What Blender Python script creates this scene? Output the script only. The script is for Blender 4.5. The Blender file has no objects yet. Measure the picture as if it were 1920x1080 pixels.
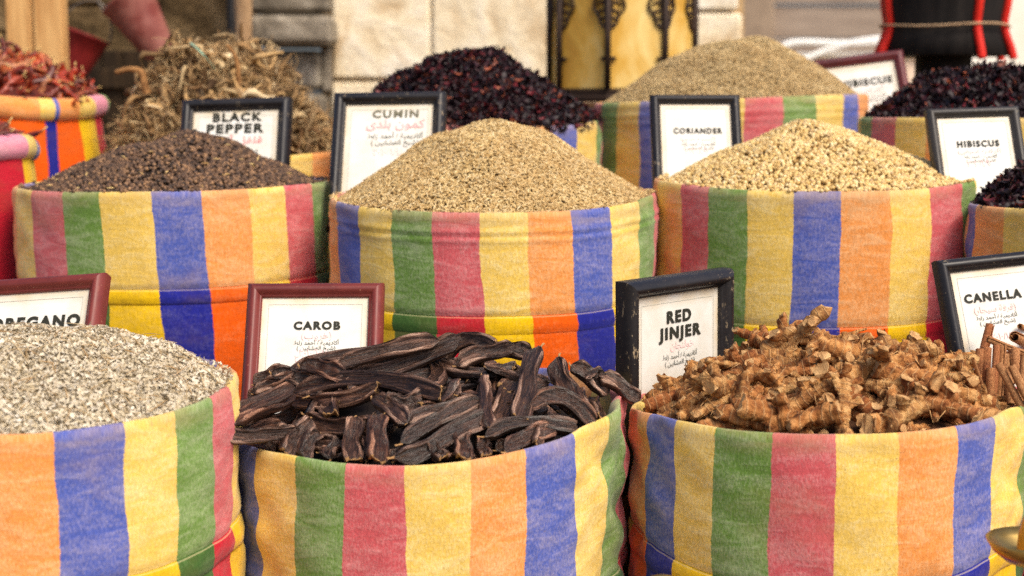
import bpy, math, random
import numpy as np
from mathutils import Vector, Matrix, noise as mnoise

random.seed(7)
rng = np.random.default_rng(7)
sc = bpy.context.scene
COL = sc.collection
R_ = math.radians
TAU = 2 * math.pi

# ------------------------------------------------------------------ camera
FPX = 3086.0
PITCH = R_(6.65)
CAM = np.array([0.0, 0.0, 1.25])
cam = bpy.data.cameras.new('camera')
cam.lens = FPX / 1920 * 36
cam.sensor_width = 36
cam.clip_start = 0.05
cam.clip_end = 500
cam.dof.use_dof = True
cam.dof.focus_distance = 2.76
cam.dof.aperture_fstop = 3.2
cam_o = bpy.data.objects.new('camera', cam)
COL.objects.link(cam_o)
cam_o.location = CAM
cam_o.rotation_euler = (R_(90) - PITCH, 0, 0)
sc.camera = cam_o

# ------------------------------------------------------------------ world, sun, exposure
SUN_EL, SUN_AZ = R_(50), R_(40)          # azimuth measured from behind the camera towards the right
world = bpy.data.worlds.new('World')
sc.world = world
world.use_nodes = True
wn = world.node_tree
bg = wn.nodes['Background']
sky = wn.nodes.new('ShaderNodeTexSky')
sky.sky_type = 'NISHITA'
sky.sun_disc = False
sky.sun_elevation = SUN_EL
sky.sun_rotation = math.pi - SUN_AZ
sky.air_density = 0.7
sky.dust_density = 4.0
sky.ozone_density = 0.6
wn.links.new(sky.outputs[0], bg.inputs[0])
bg.inputs[1].default_value = 0.135
sun = bpy.data.lights.new('sun', 'SUN')
sun.energy = 1.45
sun.angle = R_(22)
sun.color = (1.0, 0.90, 0.74)
sun_o = bpy.data.objects.new('sun', sun)
COL.objects.link(sun_o)
sd = Vector((math.sin(SUN_AZ) * math.cos(SUN_EL), -math.cos(SUN_AZ) * math.cos(SUN_EL), math.sin(SUN_EL)))
sun_o.rotation_euler = sd.to_track_quat('Z', 'Y').to_euler()
sun_o.location = (3, -4, 6)
sc.view_settings.view_transform = 'Standard'
sc.view_settings.look = 'None'
sc.view_settings.exposure = 0.66
sc.view_settings.gamma = 1
sc.cycles.max_bounces = 6
sc.cycles.use_denoising = False
sc.cycles.use_adaptive_sampling = False

# ------------------------------------------------------------------ helpers
def ray(px, py):
    x = (px - 960) / FPX
    y = (540 - py) / FPX
    return np.array([x, math.cos(PITCH) + y * math.sin(PITCH), -math.sin(PITCH) + y * math.cos(PITCH)])

def P(px, py, Y):
    d = ray(px, py)
    return CAM + d * (Y / d[1])

def lin(r, g, b, a=1.0):
    f = lambda c: (c / 255 / 12.92) if c / 255 <= 0.04045 else ((c / 255 + 0.055) / 1.055) ** 2.4
    return (f(r), f(g), f(b), a)

def empty(name, loc=(0, 0, 0), label=None, cat=None, group=None, mat4=None):
    o = bpy.data.objects.new(name, None)
    o.empty_display_size = 0.05
    COL.objects.link(o)
    if mat4 is not None:
        o.matrix_world = mat4
    else:
        o.location = loc
    return tag(o, label, cat, group)

def tag(o, label=None, cat=None, group=None, kind=None):
    if label: o['label'] = label
    if cat: o['category'] = cat
    if group: o['group'] = group
    if kind: o['kind'] = kind
    return o

def mk(name, V, F, mats, parent=None, smooth=True, uv=None, mi=None, org=(0, 0, 0), loc=None):
    V = np.asarray(V, dtype=np.float32) - np.asarray(org, dtype=np.float32)
    me = bpy.data.meshes.new(name)
    if isinstance(F, np.ndarray):
        n, k = F.shape
        me.vertices.add(len(V)); me.vertices.foreach_set('co', V.ravel())
        me.loops.add(n * k); me.loops.foreach_set('vertex_index', F.astype(np.int32).ravel())
        me.polygons.add(n)
        me.polygons.foreach_set('loop_start', np.arange(0, n * k, k, dtype=np.int32))
        me.polygons.foreach_set('loop_total', np.full(n, k, dtype=np.int32))
        me.update(calc_edges=True)
    else:
        me.from_pydata([tuple(map(float, v)) for v in V], [], [tuple(int(i) for i in f) for f in F])
        me.update()
    me.polygons.foreach_set('use_smooth', np.full(len(me.polygons), smooth, dtype=bool))
    if not isinstance(mats, (list, tuple)): mats = [mats]
    for m in mats: me.materials.append(m)
    if mi is not None: me.polygons.foreach_set('material_index', np.asarray(mi, dtype=np.int32))
    if uv is not None:
        l = me.uv_layers.new(name='UVMap')
        idx = np.empty(len(me.loops), dtype=np.int32)
        me.loops.foreach_get('vertex_index', idx)
        l.data.foreach_set('uv', np.asarray(uv, dtype=np.float32)[idx].ravel())
    o = bpy.data.objects.new(name, me)
    COL.objects.link(o)
    if parent is not None: o.parent = parent
    if loc is not None: o.location = loc
    return o

def grid_faces(m, n, wrap=False):
    i = np.arange(m - 1)[:, None]
    j = np.arange(n if wrap else n - 1)[None, :]
    a = i * n + j
    b = i * n + (j + 1) % n
    c = (i + 1) * n + (j + 1) % n
    d = (i + 1) * n + j
    return np.stack([np.broadcast_to(x, (m - 1, j.shape[1])).ravel() for x in (a, b, c, d)], 1)

def tube(pts, rad, n=10, cap=True, flat=1.0, up=None):
    """tube round a polyline; returns V, F(list)"""
    pts = np.asarray(pts, float)
    m = len(pts)
    rad = np.broadcast_to(np.asarray(rad, float), (m,))
    t = np.gradient(pts, axis=0)
    t /= np.linalg.norm(t, axis=1)[:, None] + 1e-9
    u = np.array(up if up is not None else (0.13, 0.21, 0.97), float)
    V = []
    for i in range(m):
        s = np.cross(t[i], u); s /= np.linalg.norm(s) + 1e-9
        w = np.cross(s, t[i])
        for k in range(n):
            a = 2 * math.pi * k / n
            V.append(pts[i] + rad[i] * (math.cos(a) * s + flat * math.sin(a) * w))
        u = w
    F = [tuple(r) for r in grid_faces(m, n, True)]
    if cap:
        F.append(tuple(range(n - 1, -1, -1)))
        F.append(tuple((m - 1) * n + k for k in range(n)))
    return np.array(V), F

def lathe(prof, n=48, c=(0, 0, 0)):
    prof = np.asarray(prof, float)
    a = np.linspace(0, 2 * math.pi, n, endpoint=False)
    V = np.stack([prof[:, 0:1] * np.cos(a) + c[0], prof[:, 0:1] * np.sin(a) + c[1], np.repeat(prof[:, 1:2], n, 1) + c[2]], 2).reshape(-1, 3)
    return V, [tuple(r) for r in grid_faces(len(prof), n, True)]

def join(parts):
    V = []; F = []; off = 0
    for v, f in parts:
        V.append(np.asarray(v, float)); F += [tuple(i + off for i in q) for q in f]; off += len(v)
    return np.concatenate(V), F

def box(x0, x1, y0, y1, z0, z1, b=0.0):
    if b <= 0:
        V = np.array([(x, y, z) for z in (z0, z1) for y in (y0, y1) for x in (x0, x1)], float)
        return V, [(0, 2, 3, 1), (4, 5, 7, 6), (0, 1, 5, 4), (2, 6, 7, 3), (0, 4, 6, 2), (1, 3, 7, 5)]
    # chamfered box
    rings = []
    for z, i in ((z0, b), (z0 + b, 0), (z1 - b, 0), (z1, b)):
        rings.append([(x0 + i + (b if i == 0 else 0), y0 + i, z), (x1 - i - (b if i == 0 else 0), y0 + i, z),
                      (x1 - i, y0 + i + (b if i == 0 else 0), z), (x1 - i, y1 - i - (b if i == 0 else 0), z),
                      (x1 - i - (b if i == 0 else 0), y1 - i, z), (x0 + i + (b if i == 0 else 0), y1 - i, z),
                      (x0 + i, y1 - i - (b if i == 0 else 0), z), (x0 + i, y0 + i + (b if i == 0 else 0), z)])
    V = np.array(rings, float).reshape(-1, 3)
    F = [tuple(r) for r in grid_faces(4, 8, True)]
    F.append(tuple(range(7, -1, -1))); F.append(tuple(range(24, 32)))
    return V, F

def frame_from(x, z):
    x = np.asarray(x, float); x = x / np.linalg.norm(x)
    z = np.asarray(z, float); z = z - x * z.dot(x); z = z / np.linalg.norm(z)
    return x, np.cross(z, x), z

# ------------------------------------------------------------------ material helpers
class NT:
    def __init__(s, name):
        s.m = bpy.data.materials.new(name); s.m.use_nodes = True
        s.t = s.m.node_tree; s.b = s.t.nodes['Principled BSDF']
    def n(s, typ, **kw):
        nd = s.t.nodes.new('ShaderNode' + typ)
        for k, v in kw.items():
            if k.startswith('_'): setattr(nd, k[1:], v)
        for k, v in kw.items():
            if k.startswith('_'): continue
            i = nd.inputs[int(k[1:])] if k[0] == 'i' and k[1:].isdigit() else nd.inputs[k]
            s.set(i, v)
        return nd
    def set(s, i, v):
        if isinstance(v, bpy.types.NodeSocket): s.t.links.new(v, i)
        elif isinstance(v, bpy.types.Node): s.t.links.new(v.outputs[0], i)
        else: i.default_value = v
    def math(s, op, a, b=0.0, clamp=False):
        return s.n('Math', _operation=op, _use_clamp=clamp, i0=a, i1=b).outputs[0]
    def mix(s, f, a, b, mode='MIX'):
        return s.n('MixRGB', _blend_type=mode, i0=f, i1=a, i2=b).outputs[0]
    def noise(s, vec, scale, detail=2, rough=0.5, dist=0.0):
        nd = s.n('TexNoise', Scale=scale, Detail=detail, Roughness=rough, Distortion=dist)
        if vec is not None: s.set(nd.inputs['Vector'], vec)
        return nd.outputs[0]
    def ramp(s, f, stops, interp='LINEAR'):
        nd = s.n('ValToRGB', i0=f)
        cr = nd.color_ramp; cr.interpolation = interp
        while len(cr.elements) < len(stops): cr.elements.new(0.5)
        for e, (p, c) in zip(cr.elements, stops):
            e.position = p
        for e, (p, c) in zip(cr.elements, stops):
            e.color = c if len(c) == 4 else (*c, 1)
        return nd.outputs[0]
    def rng(s, f, a, b, lo=0.0, hi=1.0):
        return s.n('MapRange', i0=f, i1=a, i2=b, i3=lo, i4=hi).outputs[0]
    def scale(s, vec, v3):
        return s.n('VectorMath', _operation='MULTIPLY', i0=vec, i1=v3).outputs[0]
    def bump(s, h, strength=0.3, dist=0.002):
        nd = s.n('Bump', Strength=strength, Distance=dist, Height=h)
        s.set(s.b.inputs['Normal'], nd.outputs[0])
    def out(s, color=None, rough=None, spec=None, metal=None):
        if color is not None: s.set(s.b.inputs['Base Color'], color)
        if rough is not None: s.set(s.b.inputs['Roughness'], rough)
        if spec is not None: s.set(s.b.inputs['Specular IOR Level'], spec)
        if metal is not None: s.set(s.b.inputs['Metallic'], metal)
        return s.m
    def obj(s): return s.n('TexCoord').outputs['Object']
    def uv(s): return s.n('TexCoord').outputs['UV']

FADE = {'Y': lin(228, 190, 88), 'G': lin(102, 136, 58), 'R': lin(198, 88, 92), 'O': lin(226, 144, 72), 'B': lin(76, 92, 168), 'P': lin(214, 130, 150)}
FULL = {'Y': lin(226, 182, 14), 'G': lin(62, 96, 40), 'R': lin(188, 24, 44), 'O': lin(226, 90, 10), 'B': lin(34, 38, 132), 'P': lin(200, 50, 90)}
WORN = {'Y': lin(236, 212, 146), 'G': lin(158, 174, 126), 'R': lin(214, 140, 138), 'O': lin(236, 182, 128), 'B': lin(146, 142, 178), 'P': lin(226, 170, 176)}

def cloth(name, stops, faded, worn=1.0, seed=0.0):
    t = NT(name)
    uv = t.uv()
    sep = t.n('SeparateXYZ', i0=uv)
    um = t.n('CombineXYZ', X=t.math('MULTIPLY', sep.outputs[0], 2.1), Y=sep.outputs[1], Z=seed).outputs[0]
    wander = t.math('MULTIPLY', t.math('SUBTRACT', t.noise(t.scale(um, (7, 9, 1)), 1.0, 3), 0.5), 0.0085)
    fine = t.math('MULTIPLY', t.math('SUBTRACT', t.noise(t.scale(um, (60, 320, 1)), 1.0, 1), 0.5), 0.0016)
    u = t.math('ADD', t.math('ADD', sep.outputs[0], wander), fine)
    pal = FADE if faded else FULL
    base = t.ramp(u, [(p, pal[c]) for p, c in stops], 'CONSTANT')
    wornc = t.ramp(u, [(p, WORN[c]) for p, c in stops], 'CONSTANT')
    fib = t.noise(t.scale(um, (420, 170, 1)), 1.0, 2, 0.6)
    rip = t.noise(t.scale(um, (13, 46, 1)), 1.0, 4, 0.6, 1.2)
    big = t.noise(t.scale(um, (5, 7, 1)), 1.0, 2)
    f = t.math('ADD', t.rng(fib, 0.32, 0.68, -0.45, 0.45), t.rng(rip, 0.35, 0.68, -0.32, 0.5))
    f = t.math('ADD', f, t.rng(big, 0.3, 0.7, -0.2, 0.2))
    f = t.math('ADD', f, 0.3 if faded else 0.02)
    f = t.math('MULTIPLY', f, 0.85 * worn if faded else 0.22 * worn, True)
    c = t.mix(f, base, wornc)
    # darker threads and specks
    sp = t.rng(t.noise(t.scale(um, (210, 210, 1)), 1.0, 1), 0.72, 0.78)
    c = t.mix(t.math('MULTIPLY', sp, 0.45), c, lin(92, 66, 34))
    thr = t.rng(t.noise(t.scale(um, (260, 90, 1)), 1.0, 2), 0.3, 0.7, 0.86, 1.08)
    c = t.mix(1.0, c, t.n('CombineColor', i0=thr, i1=thr, i2=thr).outputs[0], 'MULTIPLY')
    if faded:   # dust caught along the rim
        d = t.math('MULTIPLY', t.rng(sep.outputs[1], 0.0, 0.035, 0.55, 0.0), t.rng(t.noise(t.scale(um, (12, 60, 1)), 1.0, 3), 0.35, 0.65))
        c = t.mix(d, c, lin(178, 150, 112))
        st = t.math('MULTIPLY', t.rng(t.noise(t.scale(um, (4, 6, 1)), 1.0, 4, 0.6), 0.56, 0.72), 0.35)
        c = t.mix(st, c, lin(150, 120, 82))
    else:       # thread along the hem and grime
        v_ = sep.outputs[1]
        ln_ = t.math('MULTIPLY', t.rng(v_, 10.0014, 10.0018), t.rng(v_, 10.0034, 10.003))
        dash = 1.0
        c = t.mix(t.math('MULTIPLY', t.math('MULTIPLY', ln_, dash), 0.35), c, lin(226, 206, 160))
        st = t.math('MULTIPLY', t.rng(t.noise(t.scale(um, (6, 9, 1)), 1.0, 5, 0.65), 0.5, 0.75), 0.4)
        c = t.mix(st, c, lin(110, 84, 50))
    wv_ = t.noise(t.scale(um, (260, 260, 1)), 1.0, 2)
    h = t.math('ADD', t.math('ADD', t.math('MULTIPLY', fib, 0.6), t.math('MULTIPLY', wv_, 0.5)), t.math('MULTIPLY', rip, 1.2))
    t.bump(h, 0.34, 0.003)
    t.out(c, 0.95, 0.1)
    t.b.inputs['Sheen Weight'].default_value = 0.12
    return t.m

def grains(name, cols, rough=0.6, spec=0.3, bump=0.0, mottle=None):
    t = NT(name)
    r = t.n('NewGeometry').outputs['Random Per Island']
    n = len(cols)
    c = t.ramp(r, [(i / max(1, n - 1) , k) for i, k in enumerate(cols)])
    if mottle:
        f = t.rng(t.noise(t.obj(), mottle[0], 3, 0.6), 0.4, 0.65)
        c = t.mix(t.math('MULTIPLY', f, mottle[2]), c, mottle[1])
    if bump: t.bump(t.noise(t.obj(), 300, 2), bump, 0.002)
    return t.out(c, rough, spec)

def plain(name, c1, c2, scale=8, rough=0.7, spec=0.3, bump=0.2, bdist=0.004, metal=0.0, stretch=(1, 1, 1), detail=5):
    t = NT(name)
    v = t.scale(t.obj(), stretch)
    f = t.noise(v, scale, detail, 0.6)
    c = t.ramp(f, [(0.32, c1), (0.68, c2)])
    t.bump(t.noise(v, scale * 5, 4, 0.65), bump, bdist)
    return t.out(c, rough, spec, metal)

# ------------------------------------------------------------------ the setting: ground, platform
def paving():
    t = NT('paving')
    o = t.obj()
    br = t.n('TexBrick', Vector=o, Scale=1.0, Color1=lin(150, 134, 110), Color2=lin(128, 112, 92), Mortar=lin(84, 72, 58))
    br.inputs['Mortar Size'].default_value = 0.01
    c = t.mix(0.5, br.outputs[0], t.ramp(t.noise(o, 3, 6, 0.6), [(0.3, lin(110, 96, 78)), (0.7, lin(170, 152, 124))]))
    t.bump(t.noise(o, 30, 5), 0.3, 0.004)
    return t.out(c, 0.9, 0.2)
V, F = box(-150, 150, -150, 150, -0.3, 0.0)
tag(mk('ground', V, F, paving(), smooth=False), kind='structure')

wood_dark = plain('dark_timber', lin(74, 52, 34), lin(110, 80, 52), 5, 0.8, 0.2, 0.3, 0.004, stretch=(1, 6, 6))
def platform(x0, x1, y0, y1, z, label):
    e = empty('display_platform', ((x0 + x1) / 2, (y0 + y1) / 2, 0), label, 'platform')
    org = ((x0 + x1) / 2, (y0 + y1) / 2, 0)
    n = max(2, int((y1 - y0) / 0.2))
    ps = []
    for i in range(n):
        a = y0 + (y1 - y0) * i / n
        ps.append(box(x0, x1, a + 0.003, a + (y1 - y0) / n - 0.003, z - 0.03, z, 0.003))
    mk('deck', *join(ps), wood_dark, e, False, org=org)
    ps = [box(x0 + 0.01, x1 - 0.01, y0 + 0.012, y0 + 0.034, 0.002, z - 0.033, 0.003)]
    mk('riser', *join(ps), wood_dark, e, False, org=org)
    for lx in (x0 + 0.06, (x0 + x1) / 2, x1 - 0.12):
        for ly in (y0 + 0.06, y1 - 0.12):
            mk('leg', *box(lx, lx + 0.06, ly, ly + 0.06, 0.0, z - 0.033, 0.003), wood_dark, e, False, org=org)
platform(-2.4, 2.2, 2.0, 2.99, 0.20, 'low wooden display step under the front row of sacks')
platform(-2.4, 2.4, 3.0, 5.9, 0.56, 'higher wooden display step under the rear rows of sacks')

# ------------------------------------------------------------------ background walls
def stone(name, c1, c2, c3, sc_=5, bump=0.5, var=0.12):
    t = NT(name)
    o = t.obj()
    f = t.noise(o, sc_, 6, 0.6, 0.4)
    c = t.ramp(f, [(0.3, c1), (0.5, c2), (0.7, c3)])
    isl = t.n('NewGeometry').outputs['Random Per Island']
    k = t.rng(isl, 0, 1, 1 - var, 1 + var * 0.4)
    c = t.mix(1.0, c, t.n('CombineColor', i0=k, i1=k, i2=k).outputs[0], 'MULTIPLY')
    st = t.rng(t.noise(o, sc_ * 0.8, 4, 0.7, 1.5), 0.58, 0.72)
    c = t.mix(t.math('MULTIPLY', st, 0.7), c, c1)
    t.bump(t.math('ADD', t.noise(o, sc_ * 2.2, 6, 0.65), t.math('MULTIPLY', f, 1.5)), bump, 0.03)
    return t.out(c, 0.95, 0.1)
def pblock(px0, px1, py0, py1, Y, th=0.3, b=0.012):
    a = P(px0, py1, Y); c = P(px1, py0, Y)
    return box(a[0], c[0], Y, Y + th, max(0.0, a[2]), c[2], b)
def wall(name, label, blocks, mat, cat='wall', ex=None):
    e = empty(name, (0, 6.5, 0), label, cat)
    mk('stonework', *join([pblock(*k) for k in blocks]), mat, e, False, org=(0, 6.5, 0))
    if ex: mk('mortar', *ex[0], ex[1], e, False, org=(0, 6.5, 0))
    return e
cream = stone('limestone', lin(186, 152, 104), lin(240, 224, 190), lin(250, 243, 226), 3.2, 0.5, 0.05)
mort = plain('mortar', lin(160, 132, 94), lin(204, 178, 138), 12, 0.95, 0.1)
a = P(600, 0, 6.53)[0]; b = P(1396, 0, 6.53)[0]
wall('stone_wall', 'pale cream limestone block wall behind the cumin sign and hibiscus heap',
     [(625, 804, -520, -180, 6.5), (623, 806, -176, 148, 6.5), (624, 805, 153, 480, 6.51), (625, 805, 485, 900, 6.5),
      (811, 1031, -520, 330, 6.495), (811, 1030, 335, 900, 6.5),
      (1036, 1290, -520, -60, 6.5), (1035, 1292, -56, 260, 6.5), (1036, 1290, 265, 900, 6.5),
      (1297, 1392, -520, 20, 6.49), (1296, 1392, 24, 420, 6.5), (1297, 1392, 425, 900, 6.5)], cream,
     ex=(box(a, b, 6.535, 6.75, 0, 2.2), mort))
grey = stone('grey_stone', lin(92, 84, 72), lin(138, 128, 112), lin(176, 166, 148), 7)
wall('stone_ledge', 'grey weathered stone blocks with a jutting ledge beside the wooden pole',
     [(466, 622, 28, 84, 6.28, 0.5, 0.02), (466, 600, 94, 168, 6.42, 0.4, 0.02), (470, 612, 177, 420, 6.40, 0.4, 0.02), (604, 621, 88, 172, 6.46, 0.3, 0.006),
      (466, 618, -300, 24, 6.5, 0.3, 0.02), (466, 612, 425, 900, 6.4, 0.4, 0.02)], grey)
brown = stone('rough_stone', lin(58, 46, 30), lin(108, 88, 60), lin(142, 120, 88), 6, 0.9)
wall('rubble_wall', 'rough brown stone wall behind the hanging buckets', [(-260, 70, -520, 60, 6.85), (-260, 70, 66, 420, 6.84), (76, 300, -520, 10, 6.86), (78, 298, 15, 340, 6.84), (305, 464, -520, -60, 6.85), (304, 464, -54, 150, 6.84), (306, 464, 155, 420, 6.85), (-260, 464, 425, 900, 6.85)], brown,
     ex=(box(P(-260, 0, 6.9)[0], P(466, 0, 6.9)[0], 6.9, 7.1, 0, 2.3), mort))
# dark boarded panel added to stand in for the shade below the buckets
dk = plain('shade_dark_wood', lin(34, 25, 16), lin(66, 50, 32), 4, 0.8, 0.2, 0.3, 0.004, stretch=(8, 8, 1))
e = empty('shade_panel', (P(225, 0, 6.6)[0], 6.6, 0), 'dark boarded panel standing in for the shade below the hanging buckets', 'shutter')
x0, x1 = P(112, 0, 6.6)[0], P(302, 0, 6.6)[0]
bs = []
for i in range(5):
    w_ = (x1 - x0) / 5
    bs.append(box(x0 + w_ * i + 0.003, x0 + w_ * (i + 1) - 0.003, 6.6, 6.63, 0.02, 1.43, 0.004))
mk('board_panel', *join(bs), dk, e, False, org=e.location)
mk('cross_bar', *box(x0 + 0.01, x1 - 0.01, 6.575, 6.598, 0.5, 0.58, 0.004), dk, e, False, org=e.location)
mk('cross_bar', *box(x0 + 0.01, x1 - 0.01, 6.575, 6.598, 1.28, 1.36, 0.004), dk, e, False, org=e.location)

# far building across the street
white = plain('sun_glare_white', lin(236, 226, 206), lin(250, 246, 236), 2, 0.9, 0.1)  # near-white base colour carries the strong sunlight on the far surfaces
shut = plain('grey_shutter_paint', lin(140, 124, 110), lin(166, 150, 134), 3, 0.8, 0.2, stretch=(1, 1, 6))
e = empty('street_building', (P(1650, 0, 10)[0], 10, 0), 'sunlit pale building with a grey brown rolling shutter across the street', 'building')
org = e.location
fx0, fx1 = P(1396, 0, 10)[0], P(2500, 0, 10)[0]
sx0, sx1 = P(1450, 0, 10)[0], P(1700, 0, 10)[0]
mk('facade', *join([box(sx1, fx1, 10, 10.3, 0, 3.4, 0.01), box(fx0, sx1 - 0.002, 10, 10.3, 2.4, 3.4, 0.01)]), white, e, False, org=org)
mk('pilaster', *box(fx0 - 0.25, sx0 - 0.004, 9.93, 10.2, 0, 2.39, 0.01), plain('pilaster_stone', lin(128, 110, 92), lin(158, 138, 116), 6), e, False, org=org)
sl = []
zz = 0.0
while zz < 2.38:
    h = 0.2
    sl.append(box(sx0, sx1 - 0.006, 10.03 + (0.02 if int(zz * 5) % 4 == 3 else 0), 10.08, zz, min(2.39, zz + h) - 0.008, 0.006)); zz += h
mk('rolling_shutter', *join(sl), shut, e, False, org=org)
for k in range(3):
    cx = sx1 + 0.5 + k * 0.9
    fr = mk('window', *box(cx, cx + 0.5, 9.985, 10.0, 2.0, 2.8, 0.005), shut, e, False, org=org)
    mk('pane', *box(cx + 0.05, cx + 0.45, 9.975, 9.984, 2.05, 2.75, 0.0), plain('dull_glass', lin(90, 100, 100), lin(110, 120, 120), 2, 0.2), fr, False, org=org)
# low white wall and hose
a = P(1452, 98, 8.2); b = P(1735, 98, 8.2)
lw = empty('low_wall', ((a[0] + b[0]) / 2, 8.2, 0), 'low pale wall glaring in the sun behind the brown seed mound', 'wall')
mk('masonry', *box(a[0], b[0], 8.2, 8.5, 0, a[2] - 0.03, 0.01), plain('pink_plaster', lin(226, 196, 170), lin(244, 226, 204), 3, 0.9, 0.1), lw, False, org=lw.location)
mk('coping', *box(a[0] - 0.02, b[0] + 0.02, 8.17, 8.53, a[2] - 0.029, a[2], 0.008), white, lw, False, org=lw.location)
def pxpath(pts, Y): return np.array([P(x, y, Y + (q[0] if q else 0)) for x, y, *q in pts])
def smooth(pts, n=60):
    pts = np.asarray(pts, float); m = len(pts)
    t = np.linspace(0, m - 1, n); out = []
    for s in t:
        i = min(int(s), m - 2); f = s - i
        p0, p1, p2, p3 = pts[max(0, i - 1)], pts[i], pts[i + 1], pts[min(m - 1, i + 2)]
        out.append(0.5 * ((2 * p1) + (-p0 + p2) * f + (2 * p0 - 5 * p1 + 4 * p2 - p3) * f * f + (-p0 + 3 * p1 - 3 * p2 + p3) * f ** 3))
    return np.array(out)
gl = plain('white_hose', lin(238, 238, 230), lin(252, 252, 248), 4, 0.4, 0.4, 0.05)
v1 = tube(smooth(pxpath([(1730, 70), (1660, 72), (1600, 80), (1540, 98), (1505, 112), (1480, 106), (1466, 94), (1476, 83), (1510, 79), (1580, 82), (1650, 80), (1735, 78)], 8.13), 90), 0.016, 10)
o_ = tag(mk('white_hose', *v1, gl, org=(P(1600, 90, 8.13)), loc=P(1600, 90, 8.13)), 'thick white hose looped over the low wall behind the brown seed mound', 'hose')

# timber post, poles
tim = plain('pale_timber', lin(176, 126, 72), lin(222, 178, 116), 5, 0.75, 0.25, 0.3, 0.004, stretch=(9, 9, 0.7))
e = empty('timber_post', (P(60, 0, 5.4)[0], 5.45, 0.56), 'pale yellow timber post of two planks behind the red chilli sack', 'post')
for (q0, q1, dy) in ((6, 57, 0.01), (60, 116, 0.0)):
    mk('plank', *box(P(q0, 0, 5.4)[0], P(q1, 0, 5.4)[0], 5.4 + dy, 5.47 + dy, 0.562, 2.3, 0.006), tim, e, False, org=e.location)
v1 = tube(smooth([P(458, 900, 6.15), P(456, 300, 6.15), P(457, 60, 6.17), P(455, -60, 6.15), P(457, -420, 6.15)], 24), 0.031 * (1 + 0.05 * np.sin(np.arange(24))), 12)
v1[0][:, 2] = np.maximum(v1[0][:, 2], 0.005)
tag(mk('wooden_pole', *v1, plain('weathered_pole', lin(150, 118, 84), lin(196, 164, 126), 5, 0.85, 0.2, 0.4, stretch=(8, 8, 1)), org=(P(457, 0, 6.15)[0], 6.15, 0), loc=(P(457, 0, 6.15)[0], 6.15, 0)), 'weathered brown wooden pole standing beside the grey stone ledge', 'pole')
v1 = tube([(P(433, 0, 6.3)[0], 6.3, 0.002), (P(433, 0, 6.3)[0], 6.3, 1.2), (P(433, 0, 6.3)[0], 6.3, 2.3)], 0.017, 10)
tag(mk('iron_pipe', *v1, plain('black_iron', lin(20, 18, 18), lin(34, 31, 30), 8, 0.5), org=(P(433, 0, 6.3)[0], 6.3, 0), loc=(P(433, 0, 6.3)[0], 6.3, 0)), 'thin black iron pipe just left of the weathered wooden pole', 'pipe')
bz = P(0, -190, 5.9)[2]
bx0, bx1 = P(-60, 0, 5.9)[0], P(470, 0, 5.9)[0]
tag(mk('timber_beam', *box(bx0, bx1, 5.86, 5.94, bz, bz + 0.09, 0.006), tim, smooth=False, org=((bx0 + bx1) / 2, 5.9, bz), loc=((bx0 + bx1) / 2, 5.9, bz)), 'pale timber beam above the hanging buckets', 'beam')

def bucket(label, rim_px, base_px, rr, rb, Y, c1, c2, tipy):
    a = P(*rim_px, Y); b = P(*base_px, Y - 0.02)
    ax = a - b; h = np.linalg.norm(ax); z = ax / h
    x = np.cross([0, 1, 0.0], z); x /= np.linalg.norm(x); y = np.cross(z, x)
    M = np.column_stack([x, y, z])
    e = empty('bucket', b, label, 'bucket', 'faded red buckets hanging at the back')
    prof = [(0.001, 0), (rb - 0.006, 0), (rb, 0.006), (rb + (rr - rb) * 0.5, h * 0.5), (rr, h - 0.008), (rr + 0.006, h - 0.004), (rr + 0.006, h + 0.004), (rr - 0.002, h + 0.004), (rr - 0.006, h - 0.01), (rb + (rr - rb) * 0.5 - 0.005, h * 0.5), (rb - 0.006, 0.008), (0.001, 0.008)]
    V, F = lathe(prof, 40)
    mk('pail', V @ M.T, F, plain('bucket_paint', c1, c2, 9, 0.6, 0.3, 0.2, 0.004, detail=6), e)
    hb = []
    for t in np.linspace(0, math.pi, 20): hb.append((math.cos(t) * (rr + 0.004), 0, h - 0.004 + math.sin(t) * rr * 1.5))
    V, F = tube(hb, 0.0035, 6)
    mk('bail', V @ M.T, F, plain('bail_wire', lin(90, 84, 78), lin(130, 122, 112), 8, 0.5, metal=0.6), e)
    top = b + M @ np.array([0, 0, h + rr * 1.5])
    V, F = tube([top, (top + np.array([top[0], 5.9, bz + 0.06])) / 2, np.array([top[0], 5.9, bz + 0.06])], 0.003, 6)
    mk('hanging_wire', V - b, F, plain('thin_wire', lin(80, 74, 66), lin(110, 100, 90), 8, 0.5), e)
bucket('large faded red and grey bucket hanging tilted above the root heap', (240, 0), (302, 100), 0.094, 0.056, 5.85, lin(112, 44, 38), lin(172, 116, 104), 0)
bucket('small deep red bucket hanging beside the timber post', (158, 66), (124, 158), 0.088, 0.046, 5.9, lin(96, 14, 16), lin(150, 42, 40), 0)

# octagonal lantern on a crate
LY = 5.36; LR = 0.238
lc = P(1166, 0, LY); lz = P(1166, 190, LY - LR)[2]
cr = empty('wooden_crate', (lc[0], LY, 0.56), 'wooden crate carrying the yellow octagonal lantern', 'crate')
mk('panel', *box(lc[0] - 0.25, lc[0] + 0.25, LY - 0.25, LY + 0.25, 0.562, lz - 0.024, 0.006), wood_dark, cr, False, org=cr.location)
mk('lid', *box(lc[0] - 0.265, lc[0] + 0.265, LY - 0.265, LY + 0.265, lz - 0.022, lz - 0.002, 0.004), wood_dark, cr, False, org=cr.location)
iron = plain('lantern_bronze', lin(38, 27, 20), lin(66, 48, 36), 14, 0.55, 0.4, 0.2, metal=0.3)
ln = empty('octagonal_lantern', (lc[0], LY, lz), 'octagonal lantern with mottled yellow panes and dark scrollwork corners', 'lantern')
va = [R_(-14 + 45 * k) for k in range(8)]
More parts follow.
